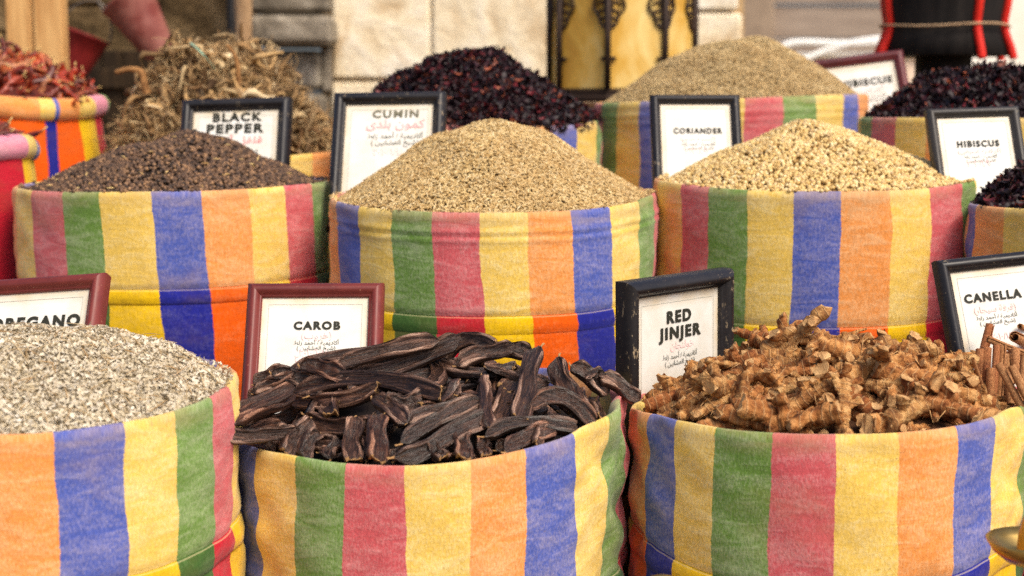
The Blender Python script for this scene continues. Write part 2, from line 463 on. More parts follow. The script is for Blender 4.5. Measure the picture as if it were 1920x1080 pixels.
def lp(a, rad, z): return np.array([math.sin(a) * rad, -math.cos(a) * rad, z])
def octo(rz):
    V = np.array([lp(a, r_, z_) for r_, z_ in rz for a in va])
    F = [tuple(q) for q in grid_faces(len(rz), 8, True)]
    F.append(tuple(range(7, -1, -1))); F.append(tuple((len(rz) - 1) * 8 + k for k in range(8)))
    return V, F
mk('base', *octo([(LR + 0.012, 0.0), (LR + 0.014, 0.012), (LR + 0.004, 0.02), (LR + 0.006, 0.034), (LR - 0.006, 0.04)]), iron, ln, False)
PZ0, PZ1 = 0.041, 0.46
def pane_mat():
    t = NT('stained_pane')
    o = t.obj()
    f = t.noise(t.scale(o, (1.0, 1.0, 0.7)), 5, 6, 0.65, 0.8)
    c = t.ramp(f, [(0.28, lin(168, 116, 34)), (0.48, lin(212, 166, 70)), (0.68, lin(238, 210, 136))])
    t.bump(t.noise(o, 40, 3), 0.1, 0.003)
    t.out(c, 0.45, 0.3)
    return t.m
pm = pane_mat()
for k in range(8):
    a, b = va[k], va[(k + 1) % 8]
    A0, B0 = lp(a, LR - 0.008, PZ0), lp(b, LR - 0.008, PZ0)
    d = (B0 - A0); wd = np.linalg.norm(d); d /= wd; nrm = np.array([math.sin((va[k] + R_(22.5))), -math.cos(va[k] + R_(22.5)), 0])
    up = np.array([0, 0, 1.0]); hgt = PZ1 - PZ0
    def loc(u, z, o=0.0): return A0 + d * u + up * z + nrm * o
    V = np.array([loc(0, 0), loc(wd, 0), loc(wd, hgt), loc(0, hgt), loc(0, 0, -0.004), loc(wd, 0, -0.004), loc(wd, hgt, -0.004), loc(0, hgt, -0.004)])
    mk('pane', V, [(0, 1, 2, 3), (7, 6, 5, 4), (0, 4, 5, 1), (1, 5, 6, 2), (2, 6, 7, 3), (3, 7, 4, 0)], pm, ln, False)
    V, F = tube([lp(a, LR, PZ0 - 0.001), lp(a, LR, 0.2), lp(a, LR, PZ1)], 0.0105, 8)
    mk('post', V, F, iron, ln)
    for side in (0, 1):
        s = lambda u: u if side == 0 else wd - u
        m = 0.00172
        prt = []
        ol = smooth([loc(s(q * m), hz, 0.006) for q, hz in ((4, 0.182), (14, 0.198), (19, 0.222), (29, 0.246), (27, 0.268), (20, 0.29), (12, 0.306), (20, 0.33), (30, 0.36), (34, 0.40))], 40)
        prt.append(tube(ol, 0.0048, 6))
        for q, hz, rr_ in ((9, 0.205, 6), (11, 0.226, 7), (14, 0.25, 8), (12, 0.276, 7), (9, 0.3, 6), (12, 0.33, 8), (16, 0.36, 9)):
            cpts = [loc(s((q + rr_ * math.cos(t)) * m), hz + rr_ * m * math.sin(t), 0.006) for t in np.linspace(0, 5.4, 16)]
            prt.append(tube(cpts, 0.0034, 6))
        prt.append(tube([loc(s(4 * m), 0.09, 0.006), loc(s(10 * m), 0.092, 0.006), loc(s(12 * m), 0.086, 0.006)], 0.006, 6))
        mk('scroll_bracket', *join(prt), iron, ln)
mk('roof', *octo([(LR - 0.004, PZ1 + 0.001), (LR + 0.02, PZ1 + 0.004), (LR + 0.02, PZ1 + 0.025), (LR - 0.04, PZ1 + 0.09), (0.09, PZ1 + 0.2), (0.02, PZ1 + 0.24)]), iron, ln, False)

# black drum with red ribs
DY = 5.05
dc = P(1772, 0, DY)
px = DY / FPX
zof = lambda py: P(1772, py, DY)[2]
blk = plain('black_cloth', lin(16, 13, 12), lin(34, 29, 26), 6, 0.8, 0.2, 0.3, stretch=(4, 4, 1))
redm = plain('red_rib_paint', lin(190, 24, 14), lin(222, 44, 26), 10, 0.6, 0.25)
dr = empty('ribbed_drum', (dc[0], DY, 0.56), 'black drum on a dark stand with red vertical ribs and a cord', 'drum')
dz = 0.56
prof = [(0.01, zof(-300)), (80 * px, zof(-298)), (104 * px, zof(-200)), (110 * px, zof(-60)), (111 * px, zof(0)), (105 * px, zof(45)), (108 * px, zof(70)), (118 * px, zof(104)), (112 * px, zof(106)), (0.06, zof(104)), (0.01, zof(104))]
V, F = lathe(prof, 64); V[:, 2] -= dz
for i in range(len(V)):
    a_ = math.atan2(V[i, 1], V[i, 0]); V[i, :2] *= 1 + 0.014 * math.sin(a_ * 22) + 0.010 * math.sin(a_ * 37 + 1)
mk('shell', V, F, blk, dr)
for a in (-76, 17, 61, 110, 180, 240):
    aa = R_(a); pts = []
    for py, rp in ((-290, 84), (-200, 108), (-60, 114), (0, 115), (45, 109), (70, 114), (90, 122), (112, 128)):
        pts.append((math.sin(aa) * rp * px, -math.cos(aa) * rp * px, zof(py) - dz))
    mk('rib', *tube(smooth(pts, 40), 0.0125, 10, flat=1.0), redm, dr)
V, F = tube([(math.sin(t) * 119 * px, -math.cos(t) * 119 * px, zof(50) - dz) for t in np.linspace(0, TAU * 0.999, 60)] if False else [(math.sin(t) * 117 * px, -math.cos(t) * 117 * px, zof(50) - dz + 0.004 * math.sin(3 * t)) for t in np.linspace(0, 6.2831, 64)], 0.0035, 6)
mk('cord', V, F, plain('cord', lin(150, 120, 90), lin(190, 160, 124), 30), dr)
V, F = lathe([(0.01, 0.002), (0.16, 0.002), (0.16, 0.03), (0.085, 0.05), (0.082, 0.4), (0.085, zof(104) - dz)], 40)
mk('stand', V, F, blk, dr)

# ------------------------------------------------------------------ sacks
def fbm(x, y, z): return mnoise.noise(Vector((x, y, z)))

class Sack: pass

def sack(label, pxc, Rpx, r, pyr, bounds, cyc, anchor, w, rim, clen=0.21, hem=0.04, base_z=0.565, ridge=0.0, wr=0.004, twist=0.0,
         hemvar=None, seed=0, ext=None, bulge=0.02, lump=0.006, worn=1.0, group='striped cloth sacks on the display steps'):
    S = Sack()
    d = r * FPX / Rpx
    c3 = P(pxc, pyr, d)
    S.c = c3[:2]; S.r = r
    e0 = (CAM[:2] - S.c); e0 /= np.linalg.norm(e0)
    e1 = np.array([-e0[1], e0[0]])
    S.e0, S.e1 = e0, e1
    if e1[0] < 0: S.e1 = e1 = -e1
    # rim height from where the rim is seen
    ths, zs = [], []
    for px, py in rim:
        dr = ray(px, py)
        D = dr[:2]; O = CAM[:2] - S.c
        A = D @ D; B = O @ D; Cc = O @ O - r * r
        disc = B * B - A * Cc
        tt = (-B - math.sqrt(disc)) / A if disc > 0 else -B / A
        q = O + D * tt
        ths.append(math.atan2(q @ e1, q @ e0)); zs.append(CAM[2] + dr[2] * tt)
    if ext: 
        for a, z in ext: ths.append(a); zs.append(z)
    o = np.argsort(ths); ths = np.array(ths)[o]; zs = np.array(zs)[o]
    grid = np.linspace(-math.pi, math.pi, 721)
    zg = np.interp(grid, ths, zs, period=TAU)
    k = np.hanning(61); k /= k.sum()
    zg = np.convolve(np.concatenate([zg[-31:-1], zg, zg[1:31]]), k, 'valid')[:721]
    S.zr = lambda th: np.interp((np.asarray(th) + math.pi) % TAU - math.pi, grid, zg)
    S.zm = float(zg.mean())
    S.seed = seed
    # stripes: measured boundaries, extrapolated round the back
    st = []
    for px, c in bounds:
        st.append([math.asin(max(-0.999, min(0.999, (px - pxc) / Rpx))), c])
    if cyc:
        a0 = math.asin((anchor[0] - pxc) / Rpx); i0 = anchor[1]
        known = {round((a - a0) / w): a for a, c in st}
        st = []
        for kx in range(math.ceil((-math.pi - a0) / w) - 1, math.floor((math.pi - a0) / w) + 1):
            st.append([known.get(kx, a0 + kx * w), cyc[(i0 + kx) % 6]])
    st.sort()
    stops = []
    for a, c in st:
        p = (a + math.pi) / TAU
        if p <= 0: stops = [(0.0, c)]
        elif p < 1: stops.append((p, c))
    if stops[0][0] > 0: stops.insert(0, (0.0, stops[0][1]))
    stops = stops[:32]
    m_out = cloth('cloth_faded', stops, True, worn, seed * 3.1)
    m_in = cloth('cloth_bright', stops, False, worn, seed * 3.1 + 1)
    n = 224
    th = np.linspace(-math.pi, math.pi, n + 1)
    zr = S.zr(th)
    L = clen + (hemvar(th) if hemvar else 0 * th)
    org = np.array([S.c[0], S.c[1], base_z])
    e = empty('spice_sack', org, label, 'sack', group)
    def disp(s, t_w):
        out = np.zeros(n + 1)
        for i in range(n + 1):
            a = th[i] if i < n else th[0]
            ca, sa = math.cos(a), math.sin(a)
            z = zr[i] - s[i]
            q = fbm(ca * 1.7 + seed * 7, sa * 1.7, z * 2.5) * lump + fbm(ca * 4 + seed * 5, sa * 4, z * 5) * lump * 0.45
            sd_ = min(1.0, max(0.0, (abs(a) - 0.55) / 0.7))
            f1 = fbm(ca * 3.4 + seed * 11, sa * 3.4, z * 17 + a * 2.0)
            f2 = fbm(ca * 7 - seed * 9, sa * 7, z * 30 - a * 5)
            q += wr * (0.22 + sd_) * (f1 * 1.2 + f2 * 0.5)
            out[i] = q * t_w
        return out
    def build(name, rows, mat, parent, porg):
        Vs, uvs = [], []
        for dr, s, vv, tw_ in rows:
            s = np.broadcast_to(np.asarray(s, float), th.shape)
            rho = r + dr + disp(s, tw_)
            rho[-1] = rho[0]
            xy = S.c[None, :] + rho[:, None] * (np.cos(th)[:, None] * e0 + np.sin(th)[:, None] * e1)
            Vs.append(np.column_stack([xy, zr - s]))
            uvs.append(np.column_stack([(th + math.pi) / TAU - twist * s / TAU, np.broadcast_to(vv, th.shape)]))
        V = np.concatenate(Vs); U = np.concatenate(uvs)
        Fq = grid_faces(len(rows), n + 1)
        return mk(name, V, Fq[:, ::-1], mat, parent, True, U, org=porg)
    # body under the cuff
    H = zr - base_z
    rows = []
    s0 = L - 0.05
    for q in np.linspace(0, 1, 26):
        s = s0 + (H - s0) * q
        dr = -0.015 + bulge * math.sin(math.pi * min(1, q * 1.15)) - (0.03 * max(0, (q - 0.9) / 0.1) ** 2)
        rows.append((dr, s, s + 0.5, 1.0))
    rows.append((-r * 0.6, H, 2.0, 0.0))
    build('bag_body', rows, m_in, e, org)
    rows = [(-0.022, 0.09, -0.09, 1), (-0.018, 0.03, -0.03, 1), (-0.013, 0.006, -0.006, 1), (-0.0095, 0.0, -0.002, 1), (-0.005, -0.0022, 0.002, 1), (-0.001, 0.0, 0.006, 1)]
    K = 40
    for i in range(1, K + 1):
        q = i / K
        s = 0.004 + (L - 0.004) * q
        dr = 0.0015
        if ridge:
            dr += ridge * (np.exp(-((s - 0.036) / 0.006) ** 2) + np.exp(-((s - 0.052) / 0.005) ** 2) * 0.9 - 0.5 * np.exp(-((s - 0.044) / 0.004) ** 2))
        if i >= K - 1: dr -= 0.0015 * (i - K + 2)
        rows.append((dr, s, s, 1.0))
    cf = build('cuff', rows, m_out, e, org)
    rows = [(-0.002, L + 0.0005, 10.0, 1), (0.0012, L + 0.003, 10.003, 1)]
    for q in (0.2, 0.4, 0.6, 0.8): rows.append((0.0034 - 0.0012 * math.sin(q * 9), L + hem * q, 10 + hem * q, 1))
    rows += [(0.0012, L + hem - 0.002, 10 + hem, 1), (-0.003, L + hem, 10.002 + hem, 1), (-0.009, L + hem - 0.003, 10.008 + hem, 1)]
    hm = build('hem', rows, m_in, cf, org)
    S.e = e
    return S

CY = ['Y', 'G', 'R', 'Y', 'O', 'B']
CM = ['Y', 'B', 'O', 'Y', 'R', 'G']
front = dict(base_z=0.205)
S_oreg = sack('striped sack at the lower left heaped with pale grey oregano', 45, 400, 0.32, 790,
              [(88, 'B'), (200, 'Y'), (298, 'G'), (370, 'R'), (418, 'Y')], CY, (200, 0), 0.282,
              [(-300, 770), (-120, 805), (0, 820), (90, 815), (200, 800), (298, 783), (370, 757), (418, 735), (440, 716)], clen=0.215, seed=1, wr=0.006,
              ext=[(2.2, 0.82), (3.0, 0.82), (-2.2, 0.80)], **front)
S_carob = sack('striped sack piled with long dark carob pods in the front row', 800, 371, 0.325, 800,
               [(440, 'B'), (500, 'Y'), (565, 'G'), (655, 'R'), (760, 'Y'), (865, 'O'), (962, 'B'), (1050, 'Y'), (1115, 'G'), (1158, 'R')], CY, (760, 3), 0.287,
               [(440, 832), (500, 846), (565, 862), (655, 875), (760, 878), (865, 870), (962, 852), (1050, 825), (1115, 795), (1150, 765), (1163, 750)], clen=0.27, seed=2, wr=0.012,
               ext=[(2.3, 0.76), (-2.3, 0.70)], **front)
S_ging = sack('striped sack heaped with knobbly dried brown ginger roots', 1548, 365, 0.32, 790,
              [(1222, 'B'), (1280, 'Y'), (1360, 'G'), (1458, 'R'), (1565, 'Y'), (1665, 'O'), (1760, 'B'), (1835, 'Y'), (1890, 'G')], CY, (1565, 3), 0.287,
              [(1186, 765), (1222, 780), (1280, 793), (1360, 807), (1458, 815), (1565, 818), (1665, 817), (1760, 808), (1835, 793), (1890, 775), (1911, 768)], clen=0.235, seed=3, wr=0.010,
              hemvar=lambda t: -0.05 * (1 - np.cos(t)) - 0.015 * np.sin(t) * 0, **front)
S_cum = sack('striped sack in the middle holding the peaked tan cumin heap', 923, 306, 0.345, 385,
             [(640, 'B'), (685, 'Y'), (745, 'G'), (818, 'R'), (898, 'Y'), (978, 'O'), (1058, 'B'), (1127, 'Y'), (1180, 'G'), (1215, 'R')], CY, (898, 3), 0.27,
             [(618, 374), (640, 383), (685, 391), (745, 397), (818, 400), (898, 401), (978, 400), (1058, 398), (1127, 393), (1180, 383), (1215, 372), (1227, 364)], clen=0.198, hem=0.04, ridge=0.0026, seed=4, wr=0.004, twist=0.12)
S_pep = sack('striped sack filled with a heap of black peppercorns', 330, 287, 0.345, 355,
             [(78, 'R'), (135, 'G'), (200, 'Y'), (285, 'B'), (372, 'O'), (450, 'Y'), (515, 'R'), (570, 'G')], CM, (200, 0), 0.293,
             [(46, 357), (78, 361), (135, 362), (200, 362), (285, 361), (372, 360), (450, 357), (515, 352), (570, 347), (612, 342)], clen=0.2, hem=0.034, seed=5, wr=0.004, twist=0.18)
S_cor = sack('striped sack holding the pale yellow coriander seed heap', 1528, 297, 0.345, 350,
             [(1290, 'R'), (1345, 'G'), (1410, 'Y'), (1485, 'B'), (1570, 'O'), (1650, 'Y'), (1718, 'R'), (1780, 'G'), (1811, 'Y')], CM, (1410, 0), 0.277,
             [(1233, 338), (1290, 348), (1345, 355), (1410, 359), (1485, 361), (1570, 361), (1650, 360), (1718, 357), (1780, 350), (1811, 345), (1823, 341)], clen=0.268, hem=0.036, seed=6, wr=0.004)
S_hib = sack('striped sack behind the cumin heap with dark red hibiscus', 890, 235, 0.32, 230,
             [(1018, 'B'), (1068, 'Y'), (1108, 'G')], CY, (1018, 5), 0.29,
             [(656, 222), (750, 231), (850, 236), (990, 239), (1068, 237), (1108, 231), (1124, 226)], clen=0.2, seed=7)
S_brn = sack('striped sack in the rear row under the brown seed mound', 1367, 252, 0.37, 186,
             [(1135, 'G'), (1165, 'Y'), (1208, 'B'), (1390, 'R'), (1455, 'G'), (1515, 'Y'), (1563, 'B'), (1593, 'O')], CM, (1515, 0), 0.262,
             [(1116, 196), (1165, 193), (1300, 190), (1455, 183), (1563, 179), (1600, 178), (1618, 177)], clen=0.26, ridge=0.003, seed=8)
S_hbr = sack('striped sack of dark hibiscus right of the brown seed mound', 1880, 260, 0.34, 218,
             [(1650, 'R'), (1692, 'Y')], CY, (1692, 3), 0.279,
             [(1622, 222), (1700, 222), (1800, 223), (1910, 223)], clen=0.22, seed=9)
S_hbf = sack('striped sack at the right edge with crinkled hibiscus behind coriander', 2090, 265, 0.28, 385,
             [(1845, 'O'), (1902, 'Y')], CM, (1902, 3), 0.31,
             [(1828, 386), (1860, 390), (1902, 393), (2000, 396)], clen=0.18, seed=10)
S_root = sack('striped sack under the shredded root heap behind the peppercorns', 422, 230, 0.33, 285,
              [(575, 'O'), (615, 'B')], CY, (575, 4), 0.285,
              [(190, 300), (300, 302), (500, 296), (575, 290), (615, 286), (640, 283)], clen=0.28, seed=11, wr=0.008)
S_cin = sack('dark red sack at the right edge holding cinnamon quills', 2190, 295, 0.26, 750,
             [(1700, 'R'), (2000, 'P')], None, None, 0.3,
             [(1897, 748), (1950, 775), (2050, 800)], clen=0.12, seed=12, wr=0.008, worn=0.4, **front)

# ------------------------------------------------------------------ domes
def dome_fn(S, H, p=1.3, shift=(0, 0), sink=0.012, rough=0.006, rr=None, rnd=0.12, seed=0):
    R = (rr or S.r) - 0.016
    sh = np.array(shift, float)
    def xyz(rho, th):
        rho = np.asarray(rho, float); th = np.asarray(th, float)
        t = rho / R
        prof = 1 - (np.sqrt(t * t + rnd * rnd) - rnd) ** p / (math.sqrt(1 + rnd * rnd) - rnd) ** p
        z = S.zr(th) * t ** 2 + S.zm * (1 - t ** 2) - sink * t + H * prof
        xy = S.c + rho[..., None] * (np.cos(th)[..., None] * S.e0 + np.sin(th)[..., None] * S.e1) + (1 - t)[..., None] * sh
        zz = z + rough * (np.sin(xy[..., 0] * 23 + seed) * np.cos(xy[..., 1] * 19 + seed * 2) + 0.6 * np.sin(xy[..., 0] * 47 + xy[..., 1] * 31 + seed * 3)) * (1 - t ** 3)
        return np.concatenate([xy, zz[..., None]], -1)
    def sample(n, extra=0.0, front=False):
        rho = R * np.sqrt(rng.random(n)) * (1 + extra)
        th = rng.random(n) * TAU - math.pi
        if front: th = np.where(np.abs(th) > 2.0, th * 0.5, th)
        p0 = xyz(rho, th)
        e = 0.004
        pa = xyz(rho + e, th) - xyz(rho - e, th)
        de = e / np.maximum(rho, 0.01)
        pb = xyz(rho, th + de) - xyz(rho, th - de)
        nn = np.cross(pa, pb)
        nn *= np.sign(nn[:, 2:3]); nn /= np.linalg.norm(nn, axis=1)[:, None]
        return p0, nn
    def base():
        m, n = 30, 96
        rho = np.linspace(0.001, R, m)[:, None]; th = np.linspace(-math.pi, math.pi, n, endpoint=False)[None, :]
        V = xyz(np.broadcast_to(rho, (m, n)), np.broadcast_to(th, (m, n))).reshape(-1, 3)
        V[:, 2] -= 0.004
        return V, grid_faces(m, n, True)
    xyz.sample = sample; xyz.base = base; xyz.R = R; xyz.S = S
    return xyz

def rand_rot(nrm, tilt=0.3):
    """frames whose z is about nrm, x random in the surface"""
    n = len(nrm)
    z = nrm + rng.normal(0, tilt, (n, 3)); z /= np.linalg.norm(z, axis=1)[:, None]
    a = rng.normal(0, 1, (n, 3))
    x = a - z * (a * z).sum(1)[:, None]; x /= np.linalg.norm(x, axis=1)[:, None]
    y = np.cross(z, x)
    return np.stack([x, y, z], 2)      # columns

def scatter(tv, tf, pos, rot, sc_):
    """tv (k,3) or list of variants sharing topology; tf (f,c)"""
    n = len(pos)
    tv = np.asarray(tv, float)
    if tv.ndim == 3: T = tv[rng.integers(0, len(tv), n)]
    else: T = np.broadcast_to(tv, (n,) + tv.shape)
    sc_ = np.asarray(sc_, float)
    if sc_.ndim == 1: sc_ = sc_[:, None].repeat(3, 1)
    V = np.einsum('nij,nkj->nki', rot, T * sc_[:, None, :]) + pos[:, None, :]
    k = T.shape[1]
    F = (tf[None] + (np.arange(n) * k)[:, None, None]).reshape(-1, tf.shape[1])
    return V.reshape(-1, 3), F

def stuff(name, label, cat, dome, chunks, basemat, mats):
    """base dome + scattered chunks -> one object. chunks: list of (V,F,matindex); all faces made tri/quads"""
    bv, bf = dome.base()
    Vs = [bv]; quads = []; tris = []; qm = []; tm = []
    quads.append(bf); qm.append(np.zeros(len(bf), int))
    off = len(bv)
    for V, F, mi in chunks:
        Vs.append(V)
        (quads if F.shape[1] == 4 else tris).append(F + off)
        (qm if F.shape[1] == 4 else tm).append(np.full(len(F), mi))
        off += len(V)
    V = np.concatenate(Vs).astype(np.float32)
    q = np.concatenate(quads); t = np.concatenate(tris) if tris else np.zeros((0, 3), int)
    me = bpy.data.meshes.new(name)
    org = np.array([dome.S.c[0], dome.S.c[1], dome.S.zm])
    me.vertices.add(len(V)); me.vertices.foreach_set('co', (V - org).astype(np.float32).ravel())
    loops = np.concatenate([q.ravel(), t.ravel()]).astype(np.int32)
    me.loops.add(len(loops)); me.loops.foreach_set('vertex_index', loops)
    nq, ntr = len(q), len(t)
    me.polygons.add(nq + ntr)
    st = np.concatenate([np.arange(nq) * 4, nq * 4 + np.arange(ntr) * 3]).astype(np.int32)
    me.polygons.foreach_set('loop_start', st)
    me.polygons.foreach_set('loop_total', np.concatenate([np.full(nq, 4), np.full(ntr, 3)]).astype(np.int32))
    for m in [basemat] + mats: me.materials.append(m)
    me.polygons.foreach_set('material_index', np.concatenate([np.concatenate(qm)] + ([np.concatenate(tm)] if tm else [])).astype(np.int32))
    me.polygons.foreach_set('use_smooth', np.ones(nq + ntr, dtype=bool))
    me.update(calc_edges=True)
    o = bpy.data.objects.new(name, me); COL.objects.link(o); o.location = org
    return tag(o, label, cat, None, 'stuff')

def ico(sub):
    import bmesh
    b = bmesh.new(); bmesh.ops.create_icosphere(b, subdivisions=sub, radius=1)
    V = np.array([v.co[:] for v in b.verts]); F = np.array([[v.index for v in f.verts] for f in b.faces]); b.free()
    return V, F

def spindle(bend=0.12, n=5, rings=(0.0, 0.25, 0.5, 0.75, 1.0)):
    V = []
    for q in rings:
        x = q * 2 - 1; rr = max(0.12, math.sin(math.pi * (0.06 + 0.88 * q)) ** 0.7)
        for k in range(n):
            a = TAU * k / n
            V.append((x, rr * math.cos(a), rr * math.sin(a) + bend * 4 * (1 - x * x)))
    return np.array(V), grid_faces(len(rings), n, True)

def flake(nx=3, ny=2, curl=0.6, seed=0):
    r = np.random.default_rng(seed)
    V = []
    for i in range(nx):
        for j in range(ny):
            x = i / (nx - 1) * 2 - 1; y = j / (ny - 1) * 2 - 1
            wv = 1 - 0.6 * abs(x) ** 2
            V.append((x, y * wv + r.normal(0, 0.1), curl * (x * x * r.uniform(0.3, 1) + 0.5 * y * x * r.uniform(-1, 1)) + r.normal(0, 0.15 * curl)))
    return np.array(V), grid_faces(nx, ny)

# ------------------------------------------------------------------ heaps of loose spice
iV1, iF1 = ico(1)      # 12 verts
iV2, iF2 = ico(2)      # 42 verts
def dents(V, a, n=4):
    out = []
    for i in range(n):
        r = np.random.default_rng(100 + i)
        k = 1 + a * np.sin(V @ r.normal(0, 2.2, 3) + r.uniform(0, 6)) + a * np.sin(V @ r.normal(0, 3.5, 3))
        out.append(V * k[:, None])
    return np.array(out)

def spheres(D, n, size, jit, lay, var=0.15, tv=None, tf=None, lo=0.0):
    p, nn = D.sample(n)
    p = p + nn * (lo + rng.random(n) * lay)[:, None]
    s = size * (1 + rng.normal(0, var, n)).clip(0.6, 1.5)
    s3 = np.stack([s, s * rng.uniform(0.85, 1, n), s * rng.uniform(0.85, 1, n)], 1)
    return scatter(tv, tf, p, rand_rot(nn, 1.0), s3)

def rim_spill(S, n, tv, tf, sc3):
    th = rng.uniform(-math.pi, math.pi, n)
    rho = S.r - 0.004 - np.abs(rng.normal(0, 0.006, n))
    p = np.column_stack([S.c + rho[:, None] * (np.cos(th)[:, None] * S.e0 + np.sin(th)[:, None] * S.e1), S.zr(th) + 0.0035 - np.maximum(0, S.r - 0.010 - rho) * 1.0])
    return scatter(tv, tf, p, rand_rot(np.tile([0, 0, 1.0], (n, 1)), 0.6), np.tile(sc3, (n, 1)) * rng.uniform(0.7, 1.1, (n, 1)))

# black pepper
D_pep = dome_fn(S_pep, 0.112, 1.15, (0.03, 0.0), seed=1)
V, F = spheres(D_pep, 11000, 0.0040, 0, 0.004, 0.14, dents(iV2, 0.07), iF2)
V2, F2 = scatter(*spindle(0.1), D_pep.sample(60)[0] + np.array([0, 0, 0.006]), rand_rot(np.tile([0, 0, 1.0], (60, 1)), 0.4), np.column_stack([np.full(60, 0.008), np.full(60, 0.0018), np.full(60, 0.0018)]))
pep_m = grains('peppercorn', [lin(34, 27, 22), lin(70, 52, 40), lin(96, 72, 54), lin(80, 60, 45), lin(126, 94, 68), lin(56, 44, 36), lin(160, 122, 86), lin(86, 64, 49)], 0.6, 0.35, 0.5)
straw_m = grains('straw', [lin(190, 150, 90), lin(220, 190, 130), lin(150, 110, 60)], 0.8, 0.2)
stuff('peppercorn_heap', 'heap of small round black peppercorns in the left striped sack', 'peppercorns', D_pep, [(V, F, 1), (V2, F2, 2), rim_spill(S_pep, 110, dents(iV2, 0.07), iF2, [0.004] * 3) + (1,)],
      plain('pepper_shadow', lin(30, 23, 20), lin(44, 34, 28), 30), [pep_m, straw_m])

# coriander
D_cor = dome_fn(S_cor, 0.119, 1.2, (-0.02, 0), seed=2)
V, F = spheres(D_cor, 11500, 0.0042, 0, 0.004, 0.14, dents(iV2, 0.05), iF2)
cor_m = grains('coriander_seed', [lin(156, 118, 62), lin(212, 180, 114), lin(228, 202, 144), lin(206, 170, 98), lin(236, 216, 166), lin(192, 156, 92), lin(222, 190, 122), lin(182, 152, 110)], 0.55, 0.35, 0.2)
stuff('coriander_heap', 'heap of round pale yellow coriander seeds in the right striped sack', 'coriander seeds', D_cor, [(V, F, 1), rim_spill(S_cor, 160, dents(iV2, 0.05), iF2, [0.0042] * 3) + (1,)],
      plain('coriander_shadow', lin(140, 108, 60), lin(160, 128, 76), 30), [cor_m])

# cumin
def seeds(D, n, L, W, lay, tilt, t=None):
    p, nn = D.sample(n)
    p = p + nn * (rng.random(n) * lay)[:, None]
    tv, tf = t or spindle(0.1)
    l = L * rng.uniform(0.75, 1.2, n); w = W * rng.uniform(0.8, 1.25, n)
    return scatter(tv, tf, p, rand_rot(nn, tilt), np.column_stack([l, w, w]))
D_cum = dome_fn(S_cum, 0.160, 1.22, (0.0, 0), seed=3)
V, F = seeds(D_cum, 36000, 0.0058, 0.0015, 0.005, 0.35)
cum_m = grains('cumin_seed', [lin(146, 112, 62), lin(202, 172, 116), lin(218, 192, 138), lin(188, 156, 98), lin(226, 204, 154), lin(174, 140, 84), lin(210, 182, 126), lin(230, 210, 166)], 0.65, 0.25, 0, (9, lin(170, 132, 80), 0.35))
stuff('cumin_heap', 'peaked heap of slim tan cumin seeds in the middle sack', 'cumin seeds', D_cum, [(V, F, 1), rim_spill(S_cum, 260, *spindle(0.1), [0.0058, 0.0015, 0.0015]) + (1,)],
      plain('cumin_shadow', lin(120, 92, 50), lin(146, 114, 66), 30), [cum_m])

# brown seed mound in the rear
D_brn = dome_fn(S_brn, 0.162, 1.35, (0.04, 0), seed=4, rnd=0.2)
V, F = seeds(D_brn, 32000, 0.0048, 0.0017, 0.005, 0.4)
brn_m = grains('brown_seed', [lin(150, 122, 78), lin(192, 166, 116), lin(206, 182, 134), lin(176, 148, 98), lin(216, 194, 148), lin(164, 134, 88)], 0.7, 0.2, 0, (8, lin(160, 124, 74), 0.35))
stuff('seed_heap', 'smooth mound of fine brown seeds in the rear striped sack', 'seeds', D_brn, [(V, F, 1)],
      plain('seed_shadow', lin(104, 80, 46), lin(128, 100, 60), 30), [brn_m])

# oregano
D_ore = dome_fn(S_oreg, 0.075, 1.9, (0.03, 0.05), seed=5, rnd=0.2)
fl = [flake(3, 2, 0.5, i) for i in range(6)]
n = 44000
p, nn = D_ore.sample(n)
p = p + nn * (rng.random(n) * 0.007)[:, None]
l = 0.0037 * rng.uniform(0.5, 1.5, n)
V, F = scatter(np.array([f[0] for f in fl]), fl[0][1], p, rand_rot(nn, 0.6), np.column_stack([l, l * rng.uniform(0.35, 0.7, n), l * 0.8]))
n = 420
p, nn = D_ore.sample(n); p = p + nn * (0.003 + rng.random(n) * 0.006)[:, None]
V2, F2 = seeds(D_ore, 900, 0.014, 0.0007, 0.01, 0.25, spindle(0.5, 4))
V3, F3 = seeds(D_ore, 45, 0.026, 0.0010, 0.012, 0.3, spindle(0.9, 4))
ore_m = grains('oregano_flake', [lin(170, 152, 118), lin(212, 200, 174), lin(224, 214, 192), lin(198, 184, 154), lin(234, 226, 208), lin(184, 168, 134), lin(216, 204, 180), lin(226, 216, 196)], 0.8, 0.15, 0, (14, lin(150, 128, 92), 0.35))
stalk_m = grains('oregano_stalk', [lin(150, 116, 70), lin(206, 186, 148), lin(178, 140, 90), lin(216, 204, 180)], 0.8, 0.15)
stuff('oregano_heap', 'broad heap of pale grey dried oregano flakes with thin stalks', 'oregano', D_ore, [rim_spill(S_oreg, 500, np.array([f[0] for f in fl]), fl[0][1], [0.004, 0.002, 0.003]) + (1,), (V, F, 1), (V2, F2, 2), (V3, F3, 2)],
      plain('oregano_shadow', lin(180, 164, 132), lin(206, 190, 158), 40), [ore_m, stalk_m])

